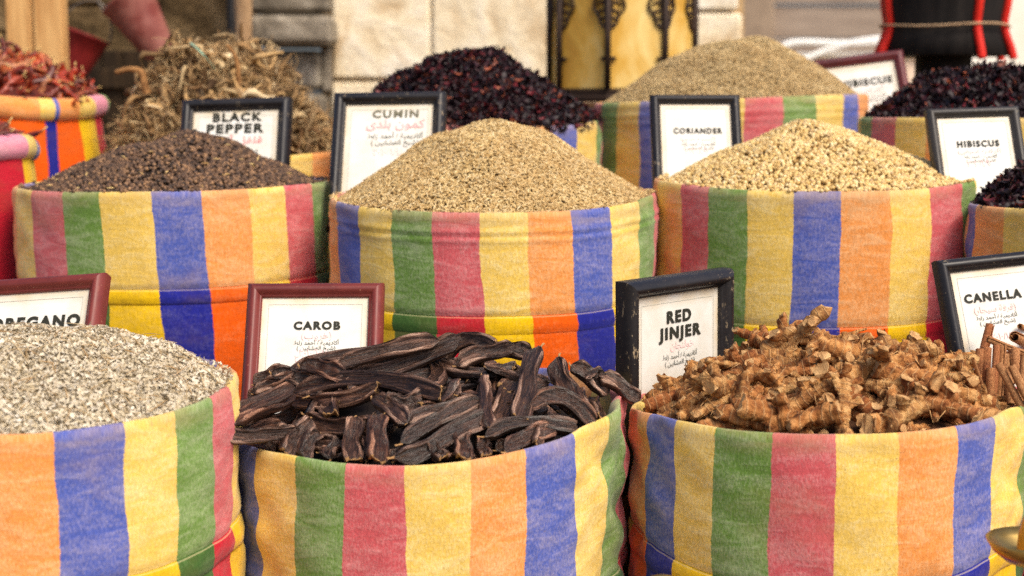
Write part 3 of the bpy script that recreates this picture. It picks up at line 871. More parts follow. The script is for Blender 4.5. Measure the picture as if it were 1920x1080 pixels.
# hibiscus heaps
hib_cols = [lin(24, 12, 17), lin(30, 14, 20), lin(20, 11, 15), lin(40, 16, 23), lin(26, 13, 18), lin(34, 15, 22), lin(22, 12, 16), lin(62, 18, 28), lin(28, 13, 18), lin(36, 15, 22), lin(24, 12, 16), lin(50, 17, 24), lin(26, 12, 17), lin(120, 32, 38), lin(26, 14, 18), lin(24, 12, 16), lin(30, 14, 19), lin(150, 76, 48)]
hib_m = grains('hibiscus_petal', hib_cols, 0.5, 0.35, 0.3)
hib_b = plain('hibiscus_shadow', lin(22, 10, 15), lin(34, 15, 21), 30)
hf = [flake(4, 3, 1.0, 20 + i) for i in range(8)]
def hibiscus(S, H, p_, shift, n, size, label, seed, rough=0.014, rr=None, rnd=0.2):
    D = dome_fn(S, H, p_, shift, rough=rough, seed=seed, rnd=rnd, rr=rr)
    p, nn = D.sample(n)
    p = p + nn * (rng.random(n) ** 2 * size * 1.6)[:, None]
    l = size * rng.uniform(0.6, 1.5, n)
    V, F = scatter(np.array([f[0] for f in hf]), hf[0][1], p, rand_rot(nn, 0.9), np.column_stack([l, l * rng.uniform(0.3, 0.6, n), l * 0.9]))
    stuff('hibiscus_heap', label, 'dried hibiscus', D, [(V, F, 1)], hib_b, [hib_m])
hibiscus(S_hib, 0.165, 1.35, (-0.03, 0), 9000, 0.0080, 'pointed heap of dark red hibiscus petals behind the cumin heap', 6, rr=0.335)
hibiscus(S_hbr, 0.105, 1.6, (-0.05, 0), 7000, 0.0088, 'dark crinkled hibiscus heap behind the black hibiscus sign', 7, 0.02)
hibiscus(S_hbf, 0.15, 1.5, (0.02, 0), 5200, 0.0088, 'small visible slope of dark hibiscus at the right edge beside coriander', 8)

# shredded roots
D_root = dome_fn(S_root, 0.235, 1.8, (-0.03, 0), rough=0.045, seed=9, rnd=0.25, rr=0.285)
def ribbons(D, n, L, W, lay, tilt, nseg=7, curl=0.5, thick=0.3, seed=3):
    r = np.random.default_rng(seed)
    vs = []
    for i in range(8):
        x = np.linspace(-1, 1, nseg)
        y = curl * (r.normal() * x ** 2 + r.normal() * 0.6 * x ** 3); z = curl * (r.normal() * x ** 2 + 0.5 * r.normal() * np.sin(3 * x + r.uniform(0, 6)))
        z -= z.min()
        wv = (0.35 + 0.65 * np.sqrt(1 - x ** 2 * 0.9)) * r.uniform(0.7, 1.3, nseg)
        V = []
        for k in range(nseg):
            for a in range(4):
                aa = TAU * a / 4 + 0.4
                V.append((x[k], y[k] + W / L * wv[k] * math.cos(aa), z[k] + W / L * thick * wv[k] * math.sin(aa)))
        vs.append(V)
    p, nn = D.sample(n)
    p = p + nn * (rng.random(n) ** 1.5 * lay)[:, None]
    return scatter(np.array(vs), grid_faces(nseg, 4, True), p, rand_rot(nn, tilt), L * rng.uniform(0.5, 1.4, n))
A = ribbons(D_root, 1500, 0.024, 0.0042, 0.035, 0.5, seed=3)
B = ribbons(D_root, 620, 0.036, 0.0085, 0.035, 0.55, thick=0.5, seed=4)
C = ribbons(D_root, 3200, 0.022, 0.0010, 0.05, 0.8, thick=1, seed=5, curl=0.8)
root_m = grains('root_shred', [lin(64, 46, 30), lin(170, 136, 92), lin(110, 80, 52), lin(214, 186, 138), lin(86, 62, 40), lin(192, 156, 106), lin(136, 102, 66), lin(230, 206, 162)], 0.85, 0.15, 0.4)
fibre_m = grains('root_fibre', [lin(110, 82, 54), lin(196, 164, 118), lin(152, 118, 78), lin(220, 194, 148)], 0.85, 0.1)
stuff('root_heap', 'tall shaggy heap of shredded brown roots and fibres', 'dried roots', D_root, [A + (1,), B + (1,), C + (2,)],
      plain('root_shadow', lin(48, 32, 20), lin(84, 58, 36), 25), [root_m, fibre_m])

# ------------------------------------------------------------------ ray on dome
def hit(D, px, py, fallY=None):
    S = D.S
    d = ray(px, py)
    best = None
    for Y in np.arange(S.c[1] - S.r, S.c[1] + S.r, 0.004):
        q = CAM + d * (Y / d[1])
        v = q[:2] - S.c
        rho = np.linalg.norm(v)
        if rho > D.R: continue
        th = math.atan2(v @ S.e1, v @ S.e0)
        if q[2] < D(np.array([rho]), np.array([th]))[0, 2]:
            return q
    return P(px, py, fallY if fallY else S.c[1])

# ------------------------------------------------------------------ carob pods
def pod_mesh(name, bend, twist, mats, seed, taper=0.5):
    r = np.random.default_rng(seed)
    m, n = 44, 36
    L, W, T = 0.1, 0.5, 0.5     # half length 0.1; width and thickness are set by the scale of the pod
    V = []
    ph = r.uniform(0, 6, 4)
    for i in range(m):
        x = i / (m - 1) * 2 - 1
        if x < -0.7: e = max(0.10, 1 - ((-x - 0.7) / 0.3) ** 1.8 * 0.92)
        elif x > 0.8: e = max(0.16, 1 - ((x - 0.8) / 0.2) ** (1.4 if taper > 0.4 else 2.5) * (0.85 if taper > 0.4 else 0.2))
        else: e = 1
        wv = e * (1 + 0.10 * math.sin(3.5 * x + ph[0]) + 0.03 * math.sin(9 * x + ph[1]))
        tv = max(0.25, e) * (1 + 0.12 * math.sin(4 * x + ph[2]))
        tw = twist * x + 0.15 * math.sin(4 * x + ph[3])
        cy = bend * (1 - x * x) + 0.025 * math.sin(3.3 * x + ph[1])
        cz = 0.06 * math.sin(2.6 * x + ph[0])
        for k in range(n):
            a = TAU * k / n
            cx_, sx_ = math.cos(a), math.sin(a)
            yy = 0.5 * (abs(cx_) ** 0.9) * (1 if cx_ > 0 else -1)
            # two thick ribs along each edge with a groove between, sunken middle
            ay = abs(yy) * 2
            wob = 0.05 * math.sin(7 * x + ph[1])
            th_ = 0.28 + 0.62 * math.exp(-((ay - 0.72 - wob) / 0.11) ** 2) + 0.45 * math.exp(-((ay - 0.95) / 0.08) ** 2) + 0.07 * math.sin(11 * x + ph[2]) * max(0.0, 1 - ay) ** 0.5 + 0.12 * math.sin(6 * yy * 2 + 3 * x + ph[0]) * (ay < 0.6)
            th_ *= 0.5 * (1 if sx_ > 0 else -1) * min(1, abs(sx_) * 3.5)
            y = yy * wv; z = th_ * tv
            q = 0.05 * math.sin(5 * x + 9 * y + ph[3]) * math.sin(13 * y + ph[0])
            y2 = y * math.cos(tw) - z * 0.4 * math.sin(tw); z2 = y * 2.2 * math.sin(tw) * 0.5 + z * math.cos(tw)
            V.append((x * 0.1, y2 + cy * 4, z2 + cz * 2 + q))
    V = np.array(V)
    F = [tuple(f) for f in grid_faces(m, n, True)]
    F.append(tuple(range(n - 1, -1, -1))); F.append(tuple((m - 1) * n + k for k in range(n)))
    mi = [0] * (len(F) - 2) + [1, 1]
    me_o = (V, F, mi)
    # short pale stalk at one end
    sv, sf = tube([(-0.099, 4 * 0.0, 0.0), (-0.106, 0.04, 0.05), (-0.113, 0.02, 0.12)], [0.07, 0.06, 0.08], 6)
    sv[:, 1] *= 1; 
    sv = np.column_stack([sv[:, 0], sv[:, 1], sv[:, 2]])
    ctr = np.array([[-0.099, 0, 0]])
    sv2 = sv.copy(); sv2[:, 1] = (sv[:, 1]) ; 
    # keep the stalk slim: it is rescaled with the pod
    sv2[:, 0] = np.repeat([-0.098, -0.106, -0.113], 6)
    a = np.tile(np.arange(6) * TAU / 6, 3)
    rad = np.repeat([0.08, 0.05, 0.07], 6)
    sv2[:, 1] = np.cos(a) * rad + np.repeat([0, 0.05, 0.12], 6); sv2[:, 2] = np.sin(a) * rad
    off = len(V)
    V = np.concatenate([V, sv2]); F += [tuple(i + off for i in f) for f in sf]; mi += [1] * len(sf)
    return V, F, mi

def pod_material():
    t = NT('carob_skin')
    o = t.obj()
    geo = t.n('ObjectInfo')
    rnd = geo.outputs['Random']
    seedv = t.n('VectorMath', _operation='ADD', i0=t.scale(o, (16, 11, 9)), i1=t.n('CombineXYZ', X=t.math('MULTIPLY', rnd, 40)).outputs[0]).outputs[0]
    f = t.noise(seedv, 1.0, 5, 0.65)
    sepo = t.n('SeparateXYZ', i0=o)
    ridge = t.rng(t.math('ABSOLUTE', sepo.outputs[2]), 0.2, 0.5)
    f = t.math('ADD', t.math('MULTIPLY', f, 0.55), t.math('MULTIPLY', ridge, 0.3))
    c = t.ramp(f, [(0.24, lin(44, 32, 26)), (0.35, lin(90, 67, 54)), (0.47, lin(140, 112, 96)), (0.6, lin(198, 172, 154))])
    tint = t.ramp(rnd, [(0, lin(150, 128, 118)), (0.5, lin(255, 240, 230)), (1, lin(205, 165, 140))])
    c = t.mix(1.0, c, tint, 'MULTIPLY')
    streak = t.noise(t.scale(o, (16, 14, 14)), 1.0, 3)
    c = t.mix(t.math('MULTIPLY', t.rng(streak, 0.55, 0.75), 0.4), c, lin(110, 74, 48))
    t.bump(t.math('ADD', f, t.noise(t.scale(o, (22, 26, 20)), 1.0, 3)), 0.6, 0.005)
    return t.out(c, t.rng(f, 0.3, 0.7, 0.36, 0.54), 0.6)
pod_m = pod_material()
tip_m = plain('carob_tip', lin(120, 84, 52), lin(186, 146, 98), 60, 0.8, 0.2)
POD = {}
for i, (b, tw) in enumerate([(0.0, 0.1), (0.10, -0.2), (0.22, 0.15), (-0.10, 0.2), (-0.22, -0.15), (0.05, 0.5), (-0.05, -0.45), (0.35, 0.1), (-0.35, -0.1)]):
    V, F, mi = pod_mesh('carob_pod', b, tw, None, 40 + i, 0.5 if i % 2 else 0.3)
    o = mk('carob_pod', V, F, [pod_m, tip_m], mi=mi)
    POD[i] = (b, o.data)
    bpy.data.objects.remove(o)
D_car = dome_fn(S_carob, 0.082, 1.7, (0, 0.0), sink=0.03, seed=11, rnd=0.2)
bv, bf = D_car.base()
PODLAB = 'dark brown carob pod in the pile filling the front sack'
def pod(p0, p1, nrm, w, th, bend, label=None):
    p0 = np.array(p0); p1 = np.array(p1)
    x = p1 - p0; L = np.linalg.norm(x)
    X, Y, Z = frame_from(x, nrm)
    k = min(POD, key=lambda i: abs(POD[i][0] - bend) + 0.02 * ((i * 7 + int(L * 1000)) % 3))
    o = bpy.data.objects.new('carob_pod', POD[k][1]); COL.objects.link(o)
    M = Matrix(((*np.array([X[0], Y[0], Z[0]]), 0), (*np.array([X[1], Y[1], Z[1]]), 0), (*np.array([X[2], Y[2], Z[2]]), 0), (0, 0, 0, 1)))
    M.translation = Vector((p0 + p1) / 2)
    # the bend of the mesh is 4*bend of its width axis
    o.matrix_world = M @ Matrix.Diagonal((L / 0.2, w, th, 1))
    return tag(o, label or PODLAB, 'carob pod', 'carob pods piled in the front sack')

# pods under the surface
for i in range(84):
    p, nn = D_car.sample(1)
    a = rng.uniform(0, TAU); t = np.array([math.cos(a), math.sin(a), 0.0]); t -= nn[0] * (t @ nn[0]); t /= np.linalg.norm(t)
    L = rng.uniform(0.14, 0.24)
    c = p[0] * 1.0; v = c[:2] - S_carob.c
    lim = S_carob.r - 0.065 - L * 0.38
    if np.linalg.norm(v) > lim: c[:2] = S_carob.c + v / np.linalg.norm(v) * lim
    c = c + nn[0] * rng.uniform(-0.022, 0.0)
    t[2] += rng.normal(0, 0.04)
    pod(c - t * L / 2, c + t * L / 2, nn[0] + rng.normal(0, 0.4, 3), rng.uniform(0.026, 0.036), rng.uniform(0.018, 0.026), rng.uniform(-0.35, 0.35))
# pods one can tell apart: ends in the picture, width, bend, roll, lift
VIEW = np.array([0.0, -0.96, 0.27])
PD = [
 (535, 700, 830, 640, 34, 0.05, 0.5, 0.00, 'long thin pod at the top back crossing below the carob sign'),
 (636, 694, 826, 648, 36, 0.10, 0.2, 0.035, 'broad grey-brown pod near the top with a torn pale end'),
 (655, 708, 864, 634, 42, -0.08, 0.3, 0.02, 'topmost long pod whose blunt end points up at the red stripe'),
 (548, 744, 830, 742, 40, 0.22, 0.4, 0.03, 'long arched pod crossing the left middle of the pile'),
 (541, 744, 712, 728, 34, -0.20, 0.2, 0.04, 'curved pod like a smile below the long arched pod'),
 (402, 812, 556, 728, 36, 0.05, 0.2, 0.03, 'straight ridged pod slanting up at the far left edge'),
 (406, 810, 566, 810, 32, -0.12, 0.1, 0.035, 'pod overhanging the left rim toward the oregano sack'),
 (576, 782, 706, 796, 42, -0.10, 0.0, 0.02, 'wide flat reddish-brown pod left of the centre'),
 (512, 704, 592, 732, 36, 0.12, 0.1, 0.02, None),
 (566, 692, 650, 716, 40, 0.12, 0.1, 0.025, 'short wide pod lying just under the carob sign'),
 (667, 788, 664, 866, 40, 0.0, 0.1, 0.03, 'pod standing upright with a pointed tip at the front left'),
 (722, 782, 712, 868, 44, 0.05, 0.4, 0.035, 'wide upright pod at the front middle with a pale rib'),
 (584, 788, 540, 852, 36, 0.0, 0.5, 0.035, None),
 (556, 808, 506, 846, 34, 0.12, 0.3, 0.025, None),
 (602, 816, 576, 862, 30, 0.1, 0.6, 0.03, None),
 (744, 862, 910, 786, 44, -0.06, 0.0, 0.05, 'long wide flat pod slanting across the front centre'),
 (756, 836, 906, 758, 36, 0.10, 0.2, 0.035, 'pod with pale frayed end just above the long flat front pod'),
 (756, 802, 892, 752, 32, 0.08, 0.5, 0.02, None),
 (700, 752, 762, 802, 38, 0.1, 0.4, 0.03, None),
 (724, 764, 792, 752, 44, 0.0, 0.0, 0.025, None),
 (802, 678, 964, 694, 26, -0.35, 0.8, 0.05, 'slender curled pod with a pale stalk near the top middle'),
 (826, 684, 934, 652, 36, 0.20, 0.2, 0.02, None),
 (858, 692, 964, 652, 36, 0.05, 0.3, 0.035, 'thick pod with a rounded tip near the yellow stripe at the top'),
 (925, 664, 998, 672, 34, 0.08, 0.2, 0.02, None),
 (1012, 658, 976, 792, 42, 0.03, 0.0, 0.045, 'broad upright pod with a square cut top right of the centre'),
 (1046, 676, 1082, 776, 46, 0.03, 0.0, 0.04, 'broad rounded upright pod leaning right near the top'),
 (988, 768, 1112, 798, 42, 0.22, 0.2, 0.05, 'plump arched pod with brown flecks on the right side'),
 (908, 824, 1078, 808, 30, 0.20, 0.5, 0.045, 'long thin arched pod above the right front rim'),
 (1068, 690, 1136, 746, 38, 0.10, 0.4, 0.03, None),
 (1120, 712, 1198, 752, 34, 0.05, 0.4, 0.03, 'pod sticking out over the right rim toward the ginger sack'),
 (974, 722, 924, 806, 46, 0.05, 0.1, 0.025, 'wide reddish pod standing behind the thin dark pod'),
 (903, 712, 917, 806, 22, -0.08, 1.0, 0.055, 'thin dark upright pod in the centre of the pile'),
 (859, 716, 792, 768, 30, -0.15, 0.7, 0.03, None),
 (876, 812, 872, 864, 38, 0.05, 0.2, 0.04, None),
 (1018, 796, 1004, 840, 26, 0.05, 0.5, 0.04, None),
 (948, 852, 1040, 814, 40, 0.10, 0.3, 0.035, None),
 (1112, 750, 1124, 790, 26, 0.05, 0.5, 0.03, None),
 (1082, 732, 1104, 782, 26, 0.05, 0.8, 0.03, None),
 (1132, 702, 1096, 714, 16, 0.05, 0.6, 0.03, None),
 (806, 834, 832, 862, 26, 0.0, 0.5, 0.03, None),
 (902, 828, 910, 858, 26, 0.0, 0.3, 0.03, None),
 (480, 742, 560, 718, 26, 0.05, 0.4, 0.02, None),
 (452, 790, 520, 760, 30, -0.05, 0.4, 0.015, None),
 (460, 842, 524, 836, 30, 0.05, 0.4, 0.012, None),
 (440, 800, 556, 742, 32, 0.05, 0.3, 0.02, None),
 (470, 756, 556, 700, 30, 0.08, 0.3, 0.015, None),
 (424, 834, 536, 806, 34, 0.1, 0.2, 0.015, None),
 (500, 790, 566, 760, 34, -0.1, 0.2, 0.012, None),
 (478, 724, 540, 700, 28, 0.1, 0.4, 0.012, None),
 (940, 765, 990, 806, 36, 0.1, 0.3, 0.015, None),
 (830, 790, 900, 770, 30, 0.1, 0.3, 0.01, None),
 (680, 680, 760, 662, 30, 0.1, 0.3, 0.01, None),
 (622, 864, 640, 826, 30, 0.05, 0.3, 0.015, None),
 (690, 866, 696, 828, 28, 0.0, 0.4, 0.012, None),
 (520, 842, 556, 806, 30, 0.08, 0.4, 0.015, None),
 (600, 850, 690, 826, 30, -0.1, 0.5, 0.006, None),
 (740, 868, 764, 840, 28, 0.05, 0.3, 0.012, None),
 (540, 846, 640, 838, 32, 0.1, 0.3, 0.004, None),
 (828, 862, 872, 846, 28, 0.05, 0.4, 0.01, None),
 (470, 832, 520, 812, 30, 0.05, 0.4, 0.006, None),
 (770, 850, 860, 838, 30, 0.1, 0.5, 0.004, None),
 (930, 846, 1000, 826, 28, 0.1, 0.5, 0.004, None),
]
for px0, py0, px1, py1, wpx, bend, roll, lift, lab in PD:
    a = hit(D_car, px0, py0, 2.46 if px0 < 450 else None); b = hit(D_car, px1, py1)
    # keep steep jumps in depth down: ends that miss the pile borrow the other end's depth
    if b[1] - a[1] > 0.16: b = P(px1, py1, a[1] + 0.16)
    if a[1] - b[1] > 0.16: a = P(px0, py0, b[1] + 0.16)
    lf = VIEW * lift * 1.1
    a = a + lf; b = b + lf
    w = wpx * 0.92 / FPX * (a[1] + b[1]) / 2
    x = b - a
    X, Y, Z = frame_from(x, VIEW)
    if Y[2] < 0 or (abs(Y[2]) < 0.35 and Y[0] > 0): bend_s = -bend
    else: bend_s = bend
    Zr = Z * math.cos(roll) + Y * math.sin(roll)
    pod(a, b, Zr, w, max(0.022, w * 0.62), bend_s, lab and lab + (' of carob' if 'carob' not in lab else ''))
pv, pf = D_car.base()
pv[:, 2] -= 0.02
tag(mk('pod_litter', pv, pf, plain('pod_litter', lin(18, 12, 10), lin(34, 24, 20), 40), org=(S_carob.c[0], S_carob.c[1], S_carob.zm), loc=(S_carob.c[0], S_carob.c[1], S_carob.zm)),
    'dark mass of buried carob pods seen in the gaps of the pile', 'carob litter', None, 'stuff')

# ------------------------------------------------------------------ dried ginger roots
def ginger_mesh(seed):
    r = np.random.default_rng(seed)
    parts = []; mis = []; flat_ = []
    def limb(p0, dirv, L, rad, bend, nseg=22, n=16):
        d = np.array(dirv, float); d /= np.linalg.norm(d)
        s = np.cross(d, r.normal(0, 1, 3)); s /= np.linalg.norm(s)
        x = np.linspace(0, 1, nseg)
        pts = np.array(p0)[None] + d[None] * (x * L)[:, None] + s[None] * (bend * L * (x ** 2))[:, None]
        pts += r.normal(0, rad * 0.07, pts.shape)
        k = r.uniform(26, 34) / L * 0.09
        rr = rad * (1 + 0.10 * np.sin(k * x * 2.4 + r.uniform(0, 6)) + 0.12 * np.sin(x * 5 + r.uniform(0, 6)) + r.normal(0, 0.05, nseg)) * (0.94 + 0.12 * np.abs(x - 0.5))
        V, F = tube(pts, rr, n, True)
        c = np.repeat(pts, n, 0)
        q = np.array([mnoise.noise(Vector(v * 55 + seed * 3.0)) for v in V]); q2 = np.array([mnoise.noise(Vector(v * 160 + seed)) for v in V])
        q3 = np.array([mnoise.noise(Vector(v * 330 + seed)) for v in V])
        V = c + (V - c) * (1 + 0.42 * q + 0.3 * q2 + 0.16 * q3)[:, None]
        e_ = np.concatenate([np.arange(n), np.arange(len(V) - n, len(V))])
        V[e_] += (d * r.normal(0, rad * 0.22, (2 * n, 1)))
        # end caps: pushed in and pale
        parts.append((V, F)); flat_.append((len(F)))
        mis.extend([0] * (len(F) - 2) + [1, 1])
        return pts, rr
    L = r.uniform(0.085, 0.14); rad = r.uniform(0.0105, 0.0155)
    pts, rr = limb((-L / 2, 0, 0), (1, r.normal(0, 0.12), r.normal(0, 0.1)), L, rad, r.uniform(-0.25, 0.25))
    for j in range(r.integers(1, 4)):
        i = r.integers(2, 12)
        dv = np.array([r.normal(0, 0.5), r.normal(0, 1), abs(r.normal(0.3, 0.6))])
        limb(pts[min(len(pts) - 2, i * 3 // 2)], dv, r.uniform(0.028, 0.06), rad * r.uniform(0.5, 0.85), r.uniform(-0.4, 0.4), 12, 12)
    for j in range(r.integers(1, 4)):      # knobs
        i = r.integers(1, 13)
        dv = r.normal(0, 1, 3); dv /= np.linalg.norm(dv)
        c = pts[i] + dv * rr[i] * 0.9
        kv = dents(iV2, 0.16, 3)[j % 3] * rad * r.uniform(0.3, 0.7) * np.array([1.5, 0.8, 0.7]) + c - dv * rad * 0.25
        parts.append((kv, [tuple(f) for f in iF2])); mis.extend([0] * len(iF2))
    for j in range(r.integers(2, 6)):      # wiry rootlets
        i = r.integers(1, 13)
        dv = r.normal(0, 1, 3); dv[0] *= 0.4; dv /= np.linalg.norm(dv)
        a = pts[i] + dv * rr[i] * 0.8
        V, F = tube([a, a + dv * 0.006 + r.normal(0, 0.003, 3), a + dv * 0.012 + r.normal(0, 0.006, 3)], [0.0012, 0.001, 0.0005], 5)
        parts.append((V, F)); mis.extend([1] * len(F))
    V, F = join(parts)
    if seed % 3 == 0: V = V * np.array([1, 0.62, 1.0])
    if seed % 4 == 1: V = V * np.array([1.15, 1.0, 0.6])
    return V, F, mis
def ginger_material():
    t = NT('ginger_skin')
    o = t.obj(); info = t.n('ObjectInfo').outputs['Random']
    v = t.n('VectorMath', _operation='ADD', i0=o, i1=t.n('CombineXYZ', X=info, Y=info).outputs[0]).outputs[0]
    f = t.noise(v, 46, 5, 0.65)
    c = t.ramp(f, [(0.3, lin(82, 53, 36)), (0.42, lin(134, 92, 58)), (0.53, lin(174, 128, 80)), (0.68, lin(216, 176, 124))])
    tint = t.ramp(info, [(0, lin(215, 180, 165)), (0.35, lin(255, 238, 215)), (0.7, lin(250, 250, 240)), (1, lin(225, 198, 172))])
    c = t.mix(1.0, c, tint, 'MULTIPLY')
    w = t.n('TexWave', _bands_direction='X', Scale=24.0, Distortion=1.2, Detail=2.0, Vector=o)
    ring = t.rng(w.outputs[1], 0.88, 0.98)
    c = t.mix(t.math('MULTIPLY', ring, 0.3), c, lin(206, 168, 120))
    h = t.math('ADD', t.math('MULTIPLY', f, 1.4), t.math('ADD', t.noise(v, 210, 3), t.math('MULTIPLY', ring, 0.5)))
    t.bump(h, 0.7, 0.004)
    return t.out(c, 0.85, 0.15)
gin_m = ginger_material()
cut_m = plain('ginger_cut', lin(160, 116, 72), lin(214, 172, 118), 60, 0.85, 0.15, 0.5)
GIN = []
for i in range(16):
    V, F, mi = ginger_mesh(300 + i)
    o = mk('ginger_root', V, F, [gin_m, cut_m], mi=mi)
    for p_ in o.data.polygons:
        if len(p_.vertices) > 6: p_.use_smooth = False
    GIN.append(o.data); bpy.data.objects.remove(o)
D_gin = dome_fn(S_ging, 0.078, 1.5, (0.03, 0.02), sink=0.02, rough=0.012, seed=13, rnd=0.2)
GLAB = 'knobbly brown dried ginger root in the heap of the right front sack'
def ginger(c, nn, tilt, sc_, label=None, yaw=None):
    for _ in range(12):
        Rm = rand_rot(np.array([nn]), tilt)[0]
        if abs(Rm[1, 0]) < 0.62: break
    o = bpy.data.objects.new('ginger_root', GIN[rng.integers(0, len(GIN))]); COL.objects.link(o)
    M = Matrix([[*Rm[0], 0], [*Rm[1], 0], [*Rm[2], 0], [0, 0, 0, 1]]); M.translation = Vector(c)
    o.matrix_world = M @ Matrix.Scale(sc_, 4)
    return tag(o, label or GLAB, 'ginger root', 'dried ginger roots heaped in the front sack')
pts_used = []
cnt = 0
for layer, (num, lift, md) in enumerate([(100, -0.010, 0.042), (125, 0.008, 0.036)]):
    tries = 0; got = 0; used = []
    while got < num and tries < 6000:
        tries += 1
        p, nn = D_gin.sample(1, -0.08, True)
        c = p[0] + nn[0] * (lift + rng.uniform(-0.004, 0.006))
        if np.linalg.norm(c[:2] - S_ging.c) > S_ging.r - 0.07: continue
        if any(np.linalg.norm(c - u) < md for u in used): continue
        used.append(c); got += 1
        ginger(c, nn[0], 0.22 + 0.06 * layer, rng.uniform(0.72, 1.12))
for px, py, lab in [(1552, 602, 'smooth pale ginger root balanced on the very top of the heap'), (1755, 655, 'pale forked ginger root standing up before the dark stem of the cinnamon sign'),
                    (1690, 625, 'pointed ginger root sticking up at the upper right of the heap'), (1448, 612, 'frayed ginger root on the upper left crest of the heap')]:
    c = hit(D_gin, px, py + 34, S_ging.c[1] + 0.05) + np.array([0, 0, 0.002])
    ginger(c, np.array([0, -0.1, 1.0]), 0.1 if 'forked' not in lab else 0.35, 0.85, lab)
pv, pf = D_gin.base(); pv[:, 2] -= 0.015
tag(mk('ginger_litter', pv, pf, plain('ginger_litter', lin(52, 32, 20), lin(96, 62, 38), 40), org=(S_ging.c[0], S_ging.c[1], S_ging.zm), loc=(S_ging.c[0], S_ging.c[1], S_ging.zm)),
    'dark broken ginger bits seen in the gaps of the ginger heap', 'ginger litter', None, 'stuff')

# ------------------------------------------------------------------ rolled chilli sacks
def rolled_sack(label, pxc, Rpx, r, ytop, roll_h, bounds, roll_bounds, base_z, seed):
    S = Sack()
    d = r * FPX / Rpx
    c3 = P(pxc, ytop, d); S.c = c3[:2]; S.r = r
    e0 = CAM[:2] - S.c; e0 /= np.linalg.norm(e0); e1 = np.array([-e0[1], e0[0]])
    if e1[0] < 0: e1 = -e1
    S.e0, S.e1 = e0, e1
    ztop = c3[2]
    S.zr = lambda th: np.full(np.shape(th), ztop - 0.006) + 0.006 * np.sin(np.asarray(th) * 3 + seed)
    S.zm = ztop - 0.006
    def stops_of(bounds):
        out = []
        for px, c in bounds:
            a = math.asin(max(-0.999, min(0.999, (px - pxc) / Rpx)))
            out.append(((a + math.pi) / TAU, c))
        out.sort()
        res = [(0.0, 'O')] + [x for x in out if x[0] > 0]
        last = res[-1][0]
        k = 0
        while last + 0.05 < 0.99:
            last += 0.05; res.append((last, 'YORB'[k % 4])); k += 1
        return res[:32]
    e = empty('spice_sack', (S.c[0], S.c[1], base_z), label, 'sack', 'striped cloth sacks on the display steps')
    org = np.array([S.c[0], S.c[1], base_z])
    n = 160; th = np.linspace(-math.pi, math.pi, n + 1)
    zr = S.zr(th)
    def build(name, rows, mat, par):
        Vs, U = [], []
        for rho, z, v in rows:
            q = np.array([fbm(math.cos(a) * 3 + seed * 4, math.sin(a) * 3, float(np.mean(z)) * 8) for a in th]) * 0.012
            q[-1] = q[0]
            xy = S.c + (rho + q)[:, None] * (np.cos(th)[:, None] * e0 + np.sin(th)[:, None] * e1)
            Vs.append(np.column_stack([xy, np.broadcast_to(z, th.shape)])); U.append(np.column_stack([(th + math.pi) / TAU, np.full(n + 1, v)]))
        return mk(name, np.concatenate(Vs), grid_faces(len(rows), n + 1)[:, ::-1], mat, par, True, np.concatenate(U), org=org)
    rows = []
    for q in np.linspace(0, 1, 18):
        z = (zr - roll_h * 0.5) * (1 - q) + base_z * q
        rows.append((r - 0.02 + 0.02 * math.sin(q * math.pi), z, 0.5 + q))
    rows.append((r * 0.3, np.full(n + 1, base_z), 2))
    build('bag_body', rows, cloth('rolled_sack_bright', stops_of(bounds), False, 0.3, seed), e)
    rows = []
    for t in np.linspace(-0.55, 1.25, 16) * math.pi:
        rows.append((r - 0.026 + 0.026 * math.cos(t), zr - roll_h / 2 - (roll_h / 2) * -math.sin(t + 0.0) , 0.1 + t * 0.02))
    build('rolled_rim', rows, cloth('rolled_sack_faded', stops_of(roll_bounds), True, 0.8, seed + 2), e)
    return S
S_chA = rolled_sack('boxy orange and yellow sack with rolled rim full of red chillies', 10, 186, 0.27, 176, 0.062,
                    [(22, 'O'), (80, 'B'), (98, 'O'), (145, 'Y'), (180, 'R'), (192, 'G')], [(22, 'O'), (68, 'Y'), (90, 'B'), (98, 'O'), (140, 'Y'), (170, 'P'), (191, 'G')], 0.565, 3)
S_chB = rolled_sack('crimson sack with rolled pink rim at the left edge', -120, 185, 0.23, 250, 0.06,
                    [(-60, 'R'), (36, 'Y')], [(-60, 'P'), (34, 'Y'), (58, 'B')], 0.565, 5)
def chili_mesh(seed):
    r = np.random.default_rng(seed)
    x = np.linspace(0, 1, 14)
    pts = np.column_stack([x * 0.08 - 0.04, r.normal(0, 0.02) * (x - 0.5) ** 2 * 4 + r.normal(0, 0.002, 14), r.normal(0, 0.012) * np.sin(x * 4)])
    rad = 0.0105 * np.clip(np.sin(np.pi * (0.12 + 0.85 * x)) ** 0.6, 0.12, 1) * (1 + r.normal(0, 0.12, 14))
    V, F = tube(pts, rad, 9, True, 0.55)
    sv, sf = tube([pts[0], pts[0] + [-0.008, 0.002, 0.002], pts[0] + [-0.016, 0.0, 0.006]], 0.0018, 5)
    mi = [0] * len(F) + [1] * len(sf)
    V, F = join([(V, F), (sv, sf)])
    return V, F, mi
t = NT('dried_chilli')
info = t.n('ObjectInfo').outputs['Random']
c = t.ramp(info, [(0, lin(74, 28, 18)), (0.3, lin(126, 44, 24)), (0.5, lin(176, 52, 20)), (0.7, lin(108, 58, 36)), (0.85, lin(188, 84, 32)), (1, lin(176, 130, 92))])
c = t.mix(t.math('MULTIPLY', t.rng(t.noise(t.obj(), 60, 4), 0.45, 0.65), 0.5), c, lin(70, 26, 18))
t.bump(t.noise(t.obj(), 120, 3), 0.5, 0.003)
chm = t.out(c, 0.4, 0.45)
CH = []
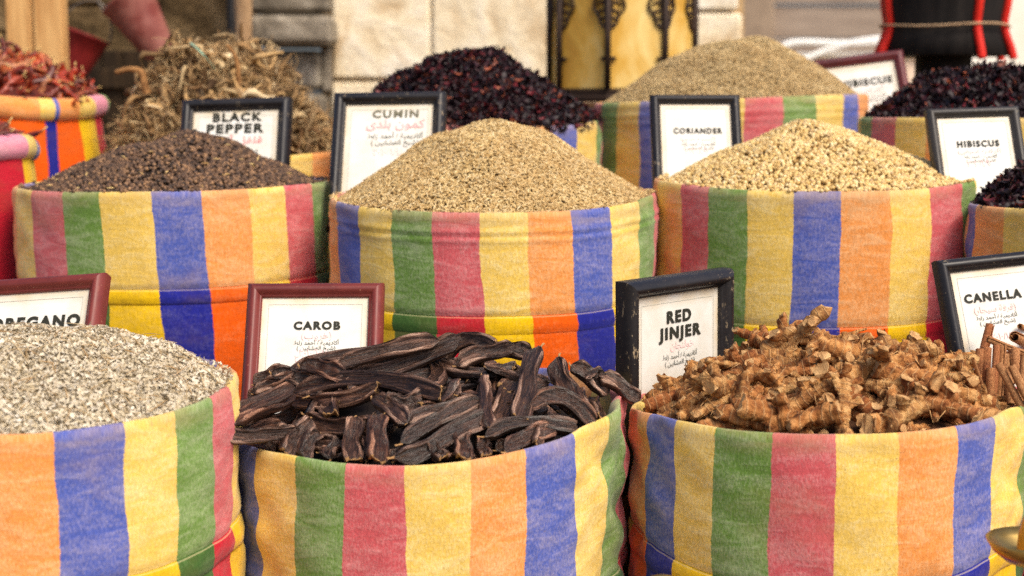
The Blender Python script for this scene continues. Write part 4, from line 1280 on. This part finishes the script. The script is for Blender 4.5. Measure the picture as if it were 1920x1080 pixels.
for i in range(7):
    V, F, mi = chili_mesh(70 + i)
    o = mk('dried_chilli', V, F, [chm, straw_m], mi=mi); CH.append(o.data); bpy.data.objects.remove(o)
def chillies(S, H, shift, n, lab, grp, seed):
    D = dome_fn(S, H, 1.4, shift, rr=S.r - 0.01, rough=0.012, seed=seed)
    V, F = D.base()
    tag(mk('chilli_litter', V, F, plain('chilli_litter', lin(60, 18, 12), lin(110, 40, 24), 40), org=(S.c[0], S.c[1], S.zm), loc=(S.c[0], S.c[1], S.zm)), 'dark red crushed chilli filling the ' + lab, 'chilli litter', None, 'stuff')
    p, nn = D.sample(n, -0.02, False)
    for i in range(n):
        Rm = rand_rot(nn[i:i + 1], 0.45)[0]
        o = bpy.data.objects.new('dried_chilli', CH[rng.integers(0, len(CH))]); COL.objects.link(o)
        M = Matrix([[*Rm[0], 0], [*Rm[1], 0], [*Rm[2], 0], [0, 0, 0, 1]]); M.translation = Vector(p[i] + nn[i] * rng.uniform(0.0, 0.016))
        o.matrix_world = M @ Matrix.Scale(rng.uniform(0.7, 1.15), 4)
        tag(o, 'shrivelled dried red chilli heaped in the ' + lab, 'dried chilli', grp)
chillies(S_chA, 0.11, (-0.02, 0), 260, 'boxy orange sack', 'dried chillies in the boxy orange sack', 1)
chillies(S_chB, 0.02, (0, 0), 60, 'crimson rolled sack', 'dried chillies in the crimson sack', 2)

# ------------------------------------------------------------------ framed name signs
ARF = {'ا': (0xFE8D, 2), 'أ': (0xFE83, 2), 'ب': (0xFE8F, 4), 'ة': (0xFE93, 2), 'ت': (0xFE95, 4), 'ج': (0xFE9D, 4), 'ح': (0xFEA1, 4), 'خ': (0xFEA5, 4), 'د': (0xFEA9, 2), 'ر': (0xFEAD, 2),
       'ز': (0xFEAF, 2), 'س': (0xFEB1, 4), 'ش': (0xFEB5, 4), 'ط': (0xFEC1, 4), 'ع': (0xFEC9, 4), 'ف': (0xFED1, 4), 'ق': (0xFED5, 4), 'ك': (0xFED9, 4), 'ل': (0xFEDD, 4), 'م': (0xFEE1, 4),
       'ن': (0xFEE5, 4), 'ه': (0xFEE9, 4), 'و': (0xFEED, 2), 'ى': (0xFEEF, 2), 'ي': (0xFEF1, 4)}
def shape(s):
    out = []
    for i, ch in enumerate(s):
        if ch not in ARF:
            out.append({'(': ')', ')': '('}.get(ch, ch)); continue
        b, k = ARF[ch]
        prev = i > 0 and s[i - 1] in ARF and ARF[s[i - 1]][1] == 4
        nxt = i + 1 < len(s) and s[i + 1] in ARF and k == 4
        out.append(chr(b + (3 if prev and nxt else 1 if prev else 2 if nxt else 0)))
    # digits keep their own order
    res = ''.join(reversed(out))
    return res
def text_mesh(s, bold, space=1.0):
    c = bpy.data.curves.new('lettering', 'FONT'); c.body = s; c.offset = bold; c.resolution_u = 3; c.space_character = space
    c.align_x = 'CENTER'
    o = bpy.data.objects.new('lettering', c); COL.objects.link(o)
    dg = bpy.context.evaluated_depsgraph_get()
    me = bpy.data.meshes.new_from_object(o.evaluated_get(dg))
    V = np.empty(len(me.vertices) * 3); me.vertices.foreach_get('co', V); V = V.reshape(-1, 3)
    F = [tuple(p.vertices) for p in me.polygons]
    bpy.data.objects.remove(o); bpy.data.curves.remove(c); bpy.data.meshes.remove(me)
    return V, F

def frame_paint(name, c1, c2, wear, amount):
    t = NT(name)
    o = t.obj()
    f = t.noise(o, 14, 4)
    c = t.ramp(f, [(0.3, c1), (0.7, c2)])
    s1 = t.rng(t.noise(t.scale(o, (40, 40, 160)), 1.0, 4, 0.7), 0.6, 0.68)
    s2 = t.rng(t.noise(t.scale(o, (9, 9, 6)), 1.0, 2), 0.56 - 0.08 * amount, 0.64)
    k = t.math('MULTIPLY', t.math('MULTIPLY', s1, s2), amount)
    sp = t.rng(t.noise(o, 170, 1), 0.73, 0.78)
    k = t.math('ADD', k, t.math('MULTIPLY', sp, 0.35), True)
    c = t.mix(k, c, wear)
    dust = t.math('MULTIPLY', t.rng(t.n('SeparateXYZ', i0=t.n('NewGeometry').outputs['Normal']).outputs[2], 0.5, 1.0), 0.18)
    t.bump(t.noise(o, 90, 3), 0.15, 0.002)
    return t.out(c, t.rng(f, 0.3, 0.7, 0.33, 0.5), 0.45)
F_BLACK = frame_paint('black_frame', lin(20, 18, 20), lin(34, 30, 31), lin(176, 156, 124), 1.0)
F_WORN = frame_paint('worn_black_frame', lin(40, 37, 35), lin(62, 57, 52), lin(190, 176, 140), 1.0)
F_RED = frame_paint('maroon_frame', lin(92, 34, 30), lin(122, 48, 40), lin(190, 140, 110), 0.35)
F_PLUM = frame_paint('plum_frame', lin(80, 30, 32), lin(104, 42, 44), lin(170, 120, 110), 0.3)
def paper_mat():
    t = NT('printed_paper')
    o = t.obj()
    f = t.noise(o, 11, 4, 0.6)
    c = t.ramp(f, [(0.3, lin(216, 210, 194)), (0.55, lin(230, 228, 219)), (0.8, lin(236, 235, 230))])
    uv = t.n('SeparateXYZ', i0=t.uv())
    ed = t.math('MINIMUM', t.math('MINIMUM', uv.outputs[0], t.math('SUBTRACT', 1.0, uv.outputs[0])), t.math('MINIMUM', uv.outputs[1], t.math('SUBTRACT', 1.0, uv.outputs[1])))
    k = t.math('MULTIPLY', t.rng(ed, 0.0, 0.09, 0.75, 0.0), t.rng(t.noise(o, 25, 3), 0.3, 0.7, 0.35, 1.0))
    c = t.mix(k, c, lin(206, 176, 116))
    return t.out(c, 0.35, 0.35)
PAPER = paper_mat()
def ink(name, c):
    return plain(name, c, tuple(min(1, x * 1.25) for x in c[:3]) + (1,), 60, 0.7, 0.2, 0.0)
INK = {'K': ink('black_ink', lin(46, 46, 38)), 'k': ink('grey_ink', lin(84, 88, 78)), 'F': ink('faded_ink', lin(112, 108, 90)), 'r': ink('red_ink', lin(222, 150, 146)), 'p': ink('pale_red_ink', lin(236, 196, 192)), 'q': ink('pink_ink', lin(232, 172, 170)), 'l': ink('line_ink', lin(170, 172, 160))}
IK = list(INK)
STD = 'أكاديمية / أحمد زلط'
STD2 = '(شيخ العشابين )'
D1 = '٢٠١٠/١/١/ تاج'; D2 = '٢٠١٥/١/٢'

def sign(label, TL, TR, BL, Hf, mat, lines, mw=0.112, thick=0.02, mright=None):
    tl, tr, bl = P(*TL), P(*TR), P(*BL)
    xv = tr - tl; W = np.linalg.norm(xv)
    X = xv / W
    dn = bl - tl; dn -= X * (dn @ X); dn /= np.linalg.norm(dn)
    Yv = -dn; Z = np.cross(X, Yv)
    H = W * Hf
    base = (tl + tr) / 2 + dn * H
    M = Matrix([[X[0], Yv[0], Z[0], base[0]], [X[1], Yv[1], Z[1], base[1]], [X[2], Yv[2], Z[2], base[2]], [0, 0, 0, 1]])
    e = empty('sign_frame', None, label, 'sign', 'framed name signs standing in the spice heaps', M)
    # local: x from -W/2..W/2, y 0..H, z towards the viewer
    w = mw * W
    prof = [(0, -0.012), (0, 0.004), (0.05, 0.009), (0.14, 0.0135), (0.3, 0.0175), (0.47, 0.0185), (0.64, 0.0165), (0.78, 0.012), (0.86, 0.009), (0.9, 0.0088), (0.97, 0.007), (1, 0.0045), (1, -0.006)]
    k = W / 0.23
    corners = [(-1, 0), (1, 0), (1, 1), (-1, 1)]
    V = []; F = []; n = len(prof)
    for side in range(4):
        c0 = corners[side]; c1 = corners[(side + 1) % 4]
        off = len(V)
        for (cx, cy) in (c0, c1):
            for q, z in prof:
                i = q * w
                V.append((cx * (W / 2 - i), (i if cy == 0 else H - i), z * k))
        for j in range(n - 1):
            F.append((off + j, off + n + j, off + n + j + 1, off + j + 1))
    mk('frame', V, F, mat, e, True)
    # backing
    mk('backing_board', *box(-W / 2 + 0.003, W / 2 - 0.003, 0.003, H - 0.003, -0.0115 * k, -0.0065 * k, 0), wood_dark, e, False)
    iw = W / 2 - w * 0.985
    pz = 0.0022
    V = [(-iw, w * 0.985, pz), (iw, w * 0.985, pz), (iw, H - w * 0.985, pz), (-iw, H - w * 0.985, pz)]
    uv = [(0, 0), (1, 0), (1, 1), (0, 1)]
    F = [(0, 1, 2, 3)]; mi = [0]
    VV = [np.array(V, float)]; off = 4; uvs = list(uv)
    # printed border line
    bl_ = [(-iw + 0.05 * W, w + 0.05 * W, iw - 0.045 * W, H - w - 0.05 * W)]
    for x0, y0, x1, y1 in bl_:
        t_ = 0.0007
        for a0, b0, a1, b1 in ((x0, y0, x1, y0 + t_), (x0, y1 - t_, x1, y1), (x0, y0 + 2 * t_, x0 + t_, y1 - 2 * t_), (x1 - t_, y0 + 2 * t_, x1, y1 - 2 * t_)):
            VV.append(np.array([(a0, b0, pz + 0.0006), (a1, b0, pz + 0.0006), (a1, b1, pz + 0.0006), (a0, b1, pz + 0.0006)])); F.append(tuple(off + q for q in range(4))); mi.append(1 + IK.index('l')); uvs += [(0.5, 0.5)] * 4; off += 4
    for txt, inkk, cx, cy, wd, bold, hk in lines:
        s = shape(txt) if any(ch in ARF for ch in txt) else txt
        v, f = text_mesh(s, bold, 1.24 if bold > 0.03 else 1.0)
        v = v[:, :2]
        mn, mx = v.min(0), v.max(0)
        scx = wd * W / (mx[0] - mn[0])
        scy = scx * hk
        cen = (mn + mx) / 2
        x = (v[:, 0] - cen[0]) * scx + (cx - 0.5) * W
        y = (v[:, 1] - cen[1]) * scy + H - cy * W
        VV.append(np.column_stack([x, y, np.full(len(x), pz + 0.0009 + 0.00012 * (len(VV) % 7))]))
        F += [tuple(i + off for i in q) for q in f]; mi += [1 + IK.index(inkk)] * len(f); uvs += [(0.5, 0.5)] * len(x); off += len(x)
    mk('paper', np.concatenate(VV), F, [PAPER] + [INK[q] for q in IK], e, False, uv=uvs, mi=mi)
    return e

def std(cx, y0, wk=1.0, col='k'):
    return [(STD, col, cx, y0, 0.325 * wk, 0.004, 1.0), (STD2, col, cx, y0 + 0.05 * wk, 0.28 * wk, 0.004, 1.0)]
sign('carob sign in a reddish brown frame above the dark pods', (466, 534, 2.90), (721, 533, 2.90), (457, 735, 2.80), 1.3, F_RED,
     [('CAROB', 'K', 0.52, 0.33, 0.34, 0.05, 0.95), ('(خروب)', 'p', 0.52, 0.412, 0.22, 0.008, 1.0)] + std(0.52, 0.462) + [('٢٠١٠/١/١/', 'p', 0.5, 0.54, 0.2, 0.004, 1), ('٢٠١٥/١/٢', 'p', 0.47, 0.585, 0.2, 0.004, 1)])
sign('red jinjer sign in a scratched black frame angled beside the ginger heap', (1166, 529, 2.80), (1365, 502, 3.00), (1165, 714, 2.80), 1.3, F_BLACK,
     [('RED', 'K', 0.51, 0.255, 0.23, 0.05, 0.9), ('JINJER', 'K', 0.52, 0.365, 0.40, 0.05, 0.85), ('خولنجان', 'p', 0.54, 0.44, 0.22, 0.006, 1.0)] + std(0.52, 0.5))
sign('canella sign in a tilted black frame behind the cinnamon quills', (1750, 490, 2.90), (1972, 466, 2.93), (1782, 690, 2.84), 1.3, F_BLACK,
     [('CANELLA', 'K', 0.43, 0.335, 0.48, 0.045, 1.0), ('(قرفة سيجار)', 'p', 0.43, 0.44, 0.35, 0.006, 1.0)] + std(0.43, 0.5, 1.05) + [('٢٠١٠/١/١/', 'p', 0.46, 0.66, 0.2, 0.004, 1)])
sign('oregano sign in a reddish brown frame half hidden by oregano', (-50, 531, 2.72), (203, 514, 2.68), (-30, 720, 2.62), 1.3, F_RED,
     [('OREGANO', 'K', 0.515, 0.335, 0.66, 0.055, 1.0)] + std(0.5, 0.5))
sign('black pepper sign in a dark frame behind the peppercorn heap', (343, 190, 3.95), (548, 184, 3.93), (344, 330, 3.87), 1.3, F_BLACK,
     [('BLACK', 'K', 0.515, 0.175, 0.45, 0.05, 0.9), ('PEPPER', 'K', 0.50, 0.285, 0.52, 0.05, 0.85), ('فلفل أسود', 'r', 0.5, 0.395, 0.5, 0.02, 0.8)] + std(0.52, 0.52, 1.2))
sign('cumin sign in a black frame left of the tan cumin peak', (628, 177, 3.74), (838, 174, 3.72), (640, 345, 3.64), 1.3, F_BLACK,
     [('CUMIN', 'F', 0.555, 0.205, 0.41, 0.04, 0.85), ('كمون بلدى', 'q', 0.56, 0.31, 0.52, 0.012, 0.95)] + std(0.56, 0.415, 1.5) + [('٢٠١٠/١/١/', 'p', 0.5, 0.57, 0.26, 0.004, 1)])
sign('coriander sign in a black frame left of the coriander peak', (1218, 180, 3.82), (1386, 180, 3.82), (1212, 338, 3.72), 1.3, F_BLACK,
     [('CORIANDER', 'K', 0.52, 0.44, 0.54, 0.042, 1.15), ('(كسبرة بلدى)', 'p', 0.52, 0.54, 0.38, 0.008, 0.8)] + std(0.52, 0.6, 1.15) + [('٢٠١٠/١/١/', 'p', 0.5, 0.69, 0.26, 0.004, 1)])
sign('hibiscus sign in a worn greyish black frame with pale scratches', (1734, 207, 3.52), (1908, 201, 3.52), (1750, 345, 3.44), 1.3, F_WORN,
     [('HIBISCUS', 'K', 0.515, 0.425, 0.45, 0.042, 1.1), ('(كركديه اسوانى)', 'p', 0.52, 0.515, 0.46, 0.008, 0.9)] + std(0.52, 0.575, 1.1) + [('٢٠١٠/١/١/', 'p', 0.5, 0.66, 0.26, 0.004, 1)])
sign('hibiscus sign in a leaning plum frame behind the brown seed mound', (1520, 117, 4.72), (1692, 95, 4.70), (1572, 260, 4.60), 1.3, F_PLUM,
     [('HIBISCUS', 'K', 0.555, 0.33, 0.56, 0.05, 1.0), ('(كركديه)', 'p', 0.56, 0.44, 0.36, 0.008, 0.8)] + std(0.56, 0.51, 1.1))

# ------------------------------------------------------------------ cinnamon quills
def quill_mesh(seed, double=True):
    r = np.random.default_rng(seed)
    L = 0.5; m = 8
    sec = []
    th = 0.16
    for s in (-1, 1):      # two scrolls rolled towards each other
        pass
    n = 26
    outer, inner = [], []
    for i in range(n):
        t = i / (n - 1)
        a = t * TAU * 1.35
        rad = 1.0 - 0.42 * t
        outer.append((rad * math.cos(a), rad * math.sin(a))); inner.append(((rad - th) * math.cos(a), (rad - th) * math.sin(a)))
    sec = np.array(outer + inner[::-1]) * (1 + r.normal(0, 0.02, (2 * n, 1)))
    V = []; k = len(sec)
    for j in range(m):
        z = j / (m - 1) - 0.5
        w = 1 + 0.04 * math.sin(z * 9 + seed)
        jag = r.normal(0, 0.006, k) if j in (0, m - 1) else np.zeros(k)
        V += [(x * w + 0.05 * math.sin(z * 4 + seed), y * w, z + q) for (x, y), q in zip(sec, jag)]
    F = [tuple(q) for q in grid_faces(m, k, True)]
    for base in (0, (m - 1) * k):
        for i in range(n - 1):
            F.append((base + i, base + i + 1, base + k - 2 - i, base + k - 1 - i))
    return np.array(V), F
cin_t = NT('cinnamon_bark')
o_ = cin_t.obj(); inf = cin_t.n('ObjectInfo').outputs['Random']
f_ = cin_t.noise(cin_t.scale(o_, (3, 3, 9)), 1.6, 5, 0.65)
c_ = cin_t.ramp(f_, [(0.3, lin(116, 74, 46)), (0.5, lin(172, 120, 78)), (0.7, lin(208, 162, 114))])
c_ = cin_t.mix(1.0, c_, cin_t.ramp(inf, [(0, lin(225, 195, 185)), (0.5, lin(255, 245, 235)), (1, lin(235, 235, 230))]), 'MULTIPLY')
cin_t.bump(cin_t.noise(cin_t.scale(o_, (10, 10, 4)), 2.0, 4), 0.4, 0.004)
cin_m = cin_t.out(c_, 0.7, 0.2)
QM = []
for i in range(4):
    V, F = quill_mesh(i * 3 + 1)
    o = mk('cinnamon_quill', V, F, cin_m); QM.append(o.data); bpy.data.objects.remove(o)
def quill(p0, p1, r_, label, k, spin=0.0):
    p0 = np.array(p0); p1 = np.array(p1); z = p1 - p0; L = np.linalg.norm(z); z /= L
    x = np.cross([0.2, 1, 0.1], z); x /= np.linalg.norm(x); y = np.cross(z, x)
    x, y = x * math.cos(spin) + y * math.sin(spin), -x * math.sin(spin) + y * math.cos(spin)
    o = bpy.data.objects.new('cinnamon_quill', QM[k % 4]); COL.objects.link(o)
    M = Matrix([[x[0], y[0], z[0], 0], [x[1], y[1], z[1], 0], [x[2], y[2], z[2], 0], [0, 0, 0, 1]]); M.translation = Vector((p0 + p1) / 2)
    o.matrix_world = M @ Matrix.Diagonal((r_, r_, L, 1))
    tag(o, label, 'cinnamon', 'cinnamon quills in the dark red sack')
QD = [  # bottom px, top px, depth, radius px, label
 (1838, 680, 1856, 608, 2.80, 2.82, 10, 'pale cinnamon quill standing tallest before the canella sign'),
 (1834, 720, 1838, 655, 2.70, 2.72, 10, 'dark cinnamon quill standing leftmost in the bundle'),
 (1846, 722, 1851, 652, 2.71, 2.73, 12, 'thick reddish cinnamon quill between the leftmost and the double one'),
 (1862, 745, 1868, 647, 2.66, 2.68, 9, 'orange cinnamon quill with a clean top in the bundle front'),
 (1874, 745, 1880, 648, 2.67, 2.69, 9, 'orange cinnamon quill touching its twin on the right'),
 (1845, 720, 1850, 684, 2.64, 2.64, 7, 'short dark cinnamon quill low between taller ones'),
 (1838, 712, 1824, 672, 2.60, 2.58, 5, 'thin splintered cinnamon piece leaning left at the front'),
 (1912, 755, 1872, 682, 2.56, 2.58, 9, 'slanting cinnamon quill in front leaning to the left'),
 (1936, 768, 1896, 686, 2.55, 2.57, 11, 'broad slanting cinnamon quill beside the rim'),
 (1930, 668, 1852, 636, 2.78, 2.78, 8, 'cinnamon quill lying across behind the upright bundle'),
 (1936, 650, 1902, 632, 2.88, 2.78, 13, 'pale hollow cinnamon quill showing its open end'),
 (1906, 700, 1904, 656, 2.70, 2.72, 11, 'wide worn cinnamon quill standing at the right of the bundle'),
 (1926, 704, 1918, 680, 2.66, 2.68, 8, 'short cinnamon quill partly cut by the picture edge'),
 (1945, 625, 1912, 612, 2.9, 2.86, 7, 'topmost cinnamon quill lying at the far right'),
 (1888, 730, 1886, 664, 2.70, 2.72, 12, 'thick dark cinnamon quill behind the twin orange ones'),
 (1896, 750, 1892, 700, 2.60, 2.62, 11, 'short thick cinnamon quill squeezed between slanting ones'),
 (1858, 742, 1858, 690, 2.62, 2.63, 10, 'stubby cinnamon quill low in the bundle front'),
 (1916, 745, 1924, 672, 2.64, 2.68, 12, 'thick cinnamon quill standing by the right picture edge'),
 (1876, 668, 1928, 660, 2.82, 2.80, 11, 'thick cinnamon quill lying level behind the bundle'),
 (1948, 690, 1890, 720, 2.72, 2.66, 8, 'cinnamon quill lying low behind the slanting ones'),
]
for i, (bx, by, tx, ty, Y0, Y1, rp, lab) in enumerate(QD):
    a = P(bx, by, Y0); b = P(tx, ty, Y1)
    b_to = (a - b) * 0.25
    quill(a + b_to * 0.6, b, 0.92 * rp * Y1 / FPX, lab, i, i * 1.3)
for i in range(26):
    rr_ = (S_cin.r - 0.07) * math.sqrt(rng.random()); aa = rng.uniform(0, TAU)
    c = np.array([S_cin.c[0] + rr_ * math.cos(aa), S_cin.c[1] + rr_ * math.sin(aa), S_cin.zm - 0.02 + rng.uniform(0, 0.07)])
    dv = np.array([rng.normal(), rng.normal(), rng.normal(0, 0.5)]); dv /= np.linalg.norm(dv)
    if c[0] + abs(dv[0]) * 0.06 < S_cin.c[0] - S_cin.r + 0.08: c[0] += 0.1
    quill(c - dv * 0.06, c + dv * 0.06, rng.uniform(0.007, 0.011), 'brown cinnamon quill lying under the others at the sack bottom', i, i)

# ------------------------------------------------------------------ brass pieces at the bottom edge
brass = plain('dull_brass', lin(150, 118, 56), lin(190, 160, 96), 14, 0.32, 0.5, 0.1, 0.002, metal=0.85)
amber = plain('amber_enamel', lin(190, 120, 20), lin(216, 150, 40), 12, 0.3, 0.5, 0.05)
bY = 2.24
bc = P(1946, 1046, bY)
e = empty('brass_stand', (bc[0], bY, 0.203), 'brass pan with a domed amber middle at the lower right corner', 'brass stand')
z0 = bc[2] - 0.203
k = bY / FPX
V, F = lathe([(0.001, z0 + 0.012), (38 * k, z0 + 0.010), (44 * k, z0 + 0.006), (60 * k, z0 + 0.002), (66 * k, z0 + 0.006), (84 * k, z0 + 0.016), (97 * k, z0 + 0.027), (99 * k, z0 + 0.026), (86 * k, z0 + 0.010), (62 * k, z0 - 0.004), (30 * k, z0 - 0.008), (0.001, z0 - 0.008)], 64)
mk('pan', V, F, brass, e)
V, F = lathe([(40 * k, z0 + 0.011), (38 * k, z0 + 0.03), (33 * k, z0 + 0.05), (22 * k, z0 + 0.068), (10 * k, z0 + 0.076), (0.001, z0 + 0.078)], 48)
mk('dome', V, F, amber, e)
V, F = lathe([(0.001, 0.0), (0.07, 0.0), (0.07, 0.01), (0.03, 0.025), (0.012, 0.05), (0.01, z0 * 0.5), (0.018, z0 * 0.55), (0.01, z0 * 0.6), (0.014, z0 - 0.008)], 40)
mk('stem', V, F, brass, e)
bc = P(1242, 1094, 2.26)
e = empty('brass_pot', (bc[0], 2.26, 0.203), 'small brass pot whose rounded lid just shows between two front sacks', 'brass pot')
z0 = bc[2] - 0.203
V, F = lathe([(0.001, 0.0), (0.035, 0.0), (0.035, 0.008), (0.022, 0.02), (0.05, z0 * 0.4), (0.055, z0 * 0.7), (0.03, z0 - 0.02), (0.028, z0 - 0.012)], 40)
mk('bowl', V, F, brass, e)
V, F = lathe([(0.030, z0 - 0.0115), (0.028, z0 - 0.002), (0.018, z0 + 0.008), (0.006, z0 + 0.012), (0.001, z0 + 0.013)], 40)
mk('lid', V, F, brass, e)

# ------------------------------------------------------------------ bits lying on the root heap
gm = plain('green_raffia', lin(90, 140, 116), lin(150, 186, 160), 20, 0.5)
pts = smooth([hit(D_root, x, y, S_root.c[1] - 0.2) + np.array([0, -0.03, 0.035]) for x, y in ((362, 106), (385, 128), (408, 156), (424, 180))], 20)
V, F = tube(pts, 0.005, 6, flat=0.3)
tag(mk('raffia_strip', V, F, gm, org=pts[0], loc=pts[0]), 'thin pale green strip lying across the brown root heap', 'strip')
tw_m = plain('dry_twig', lin(110, 74, 42), lin(170, 124, 76), 14, 0.8, 0.2, 0.4, stretch=(4, 4, 4))
for lab, pp, r0 in (('forked pale twig standing in the crest of the root heap', [(425, 84), (440, 104), (446, 130), (447, 166)], 0.007),
                    ('hooked brown root poking out at the left of the root heap', [(216, 136), (240, 130), (264, 134), (270, 156), (276, 176)], 0.010)):
    pts = smooth([P(x, y, S_root.c[1] - 0.16) for x, y in pp], 24)
    V, F = tube(pts, r0 * np.linspace(0.6, 1.1, 24), 9)
    tag(mk('dry_twig', V, F, tw_m, org=pts[-1], loc=pts[-1]), lab, 'twig')
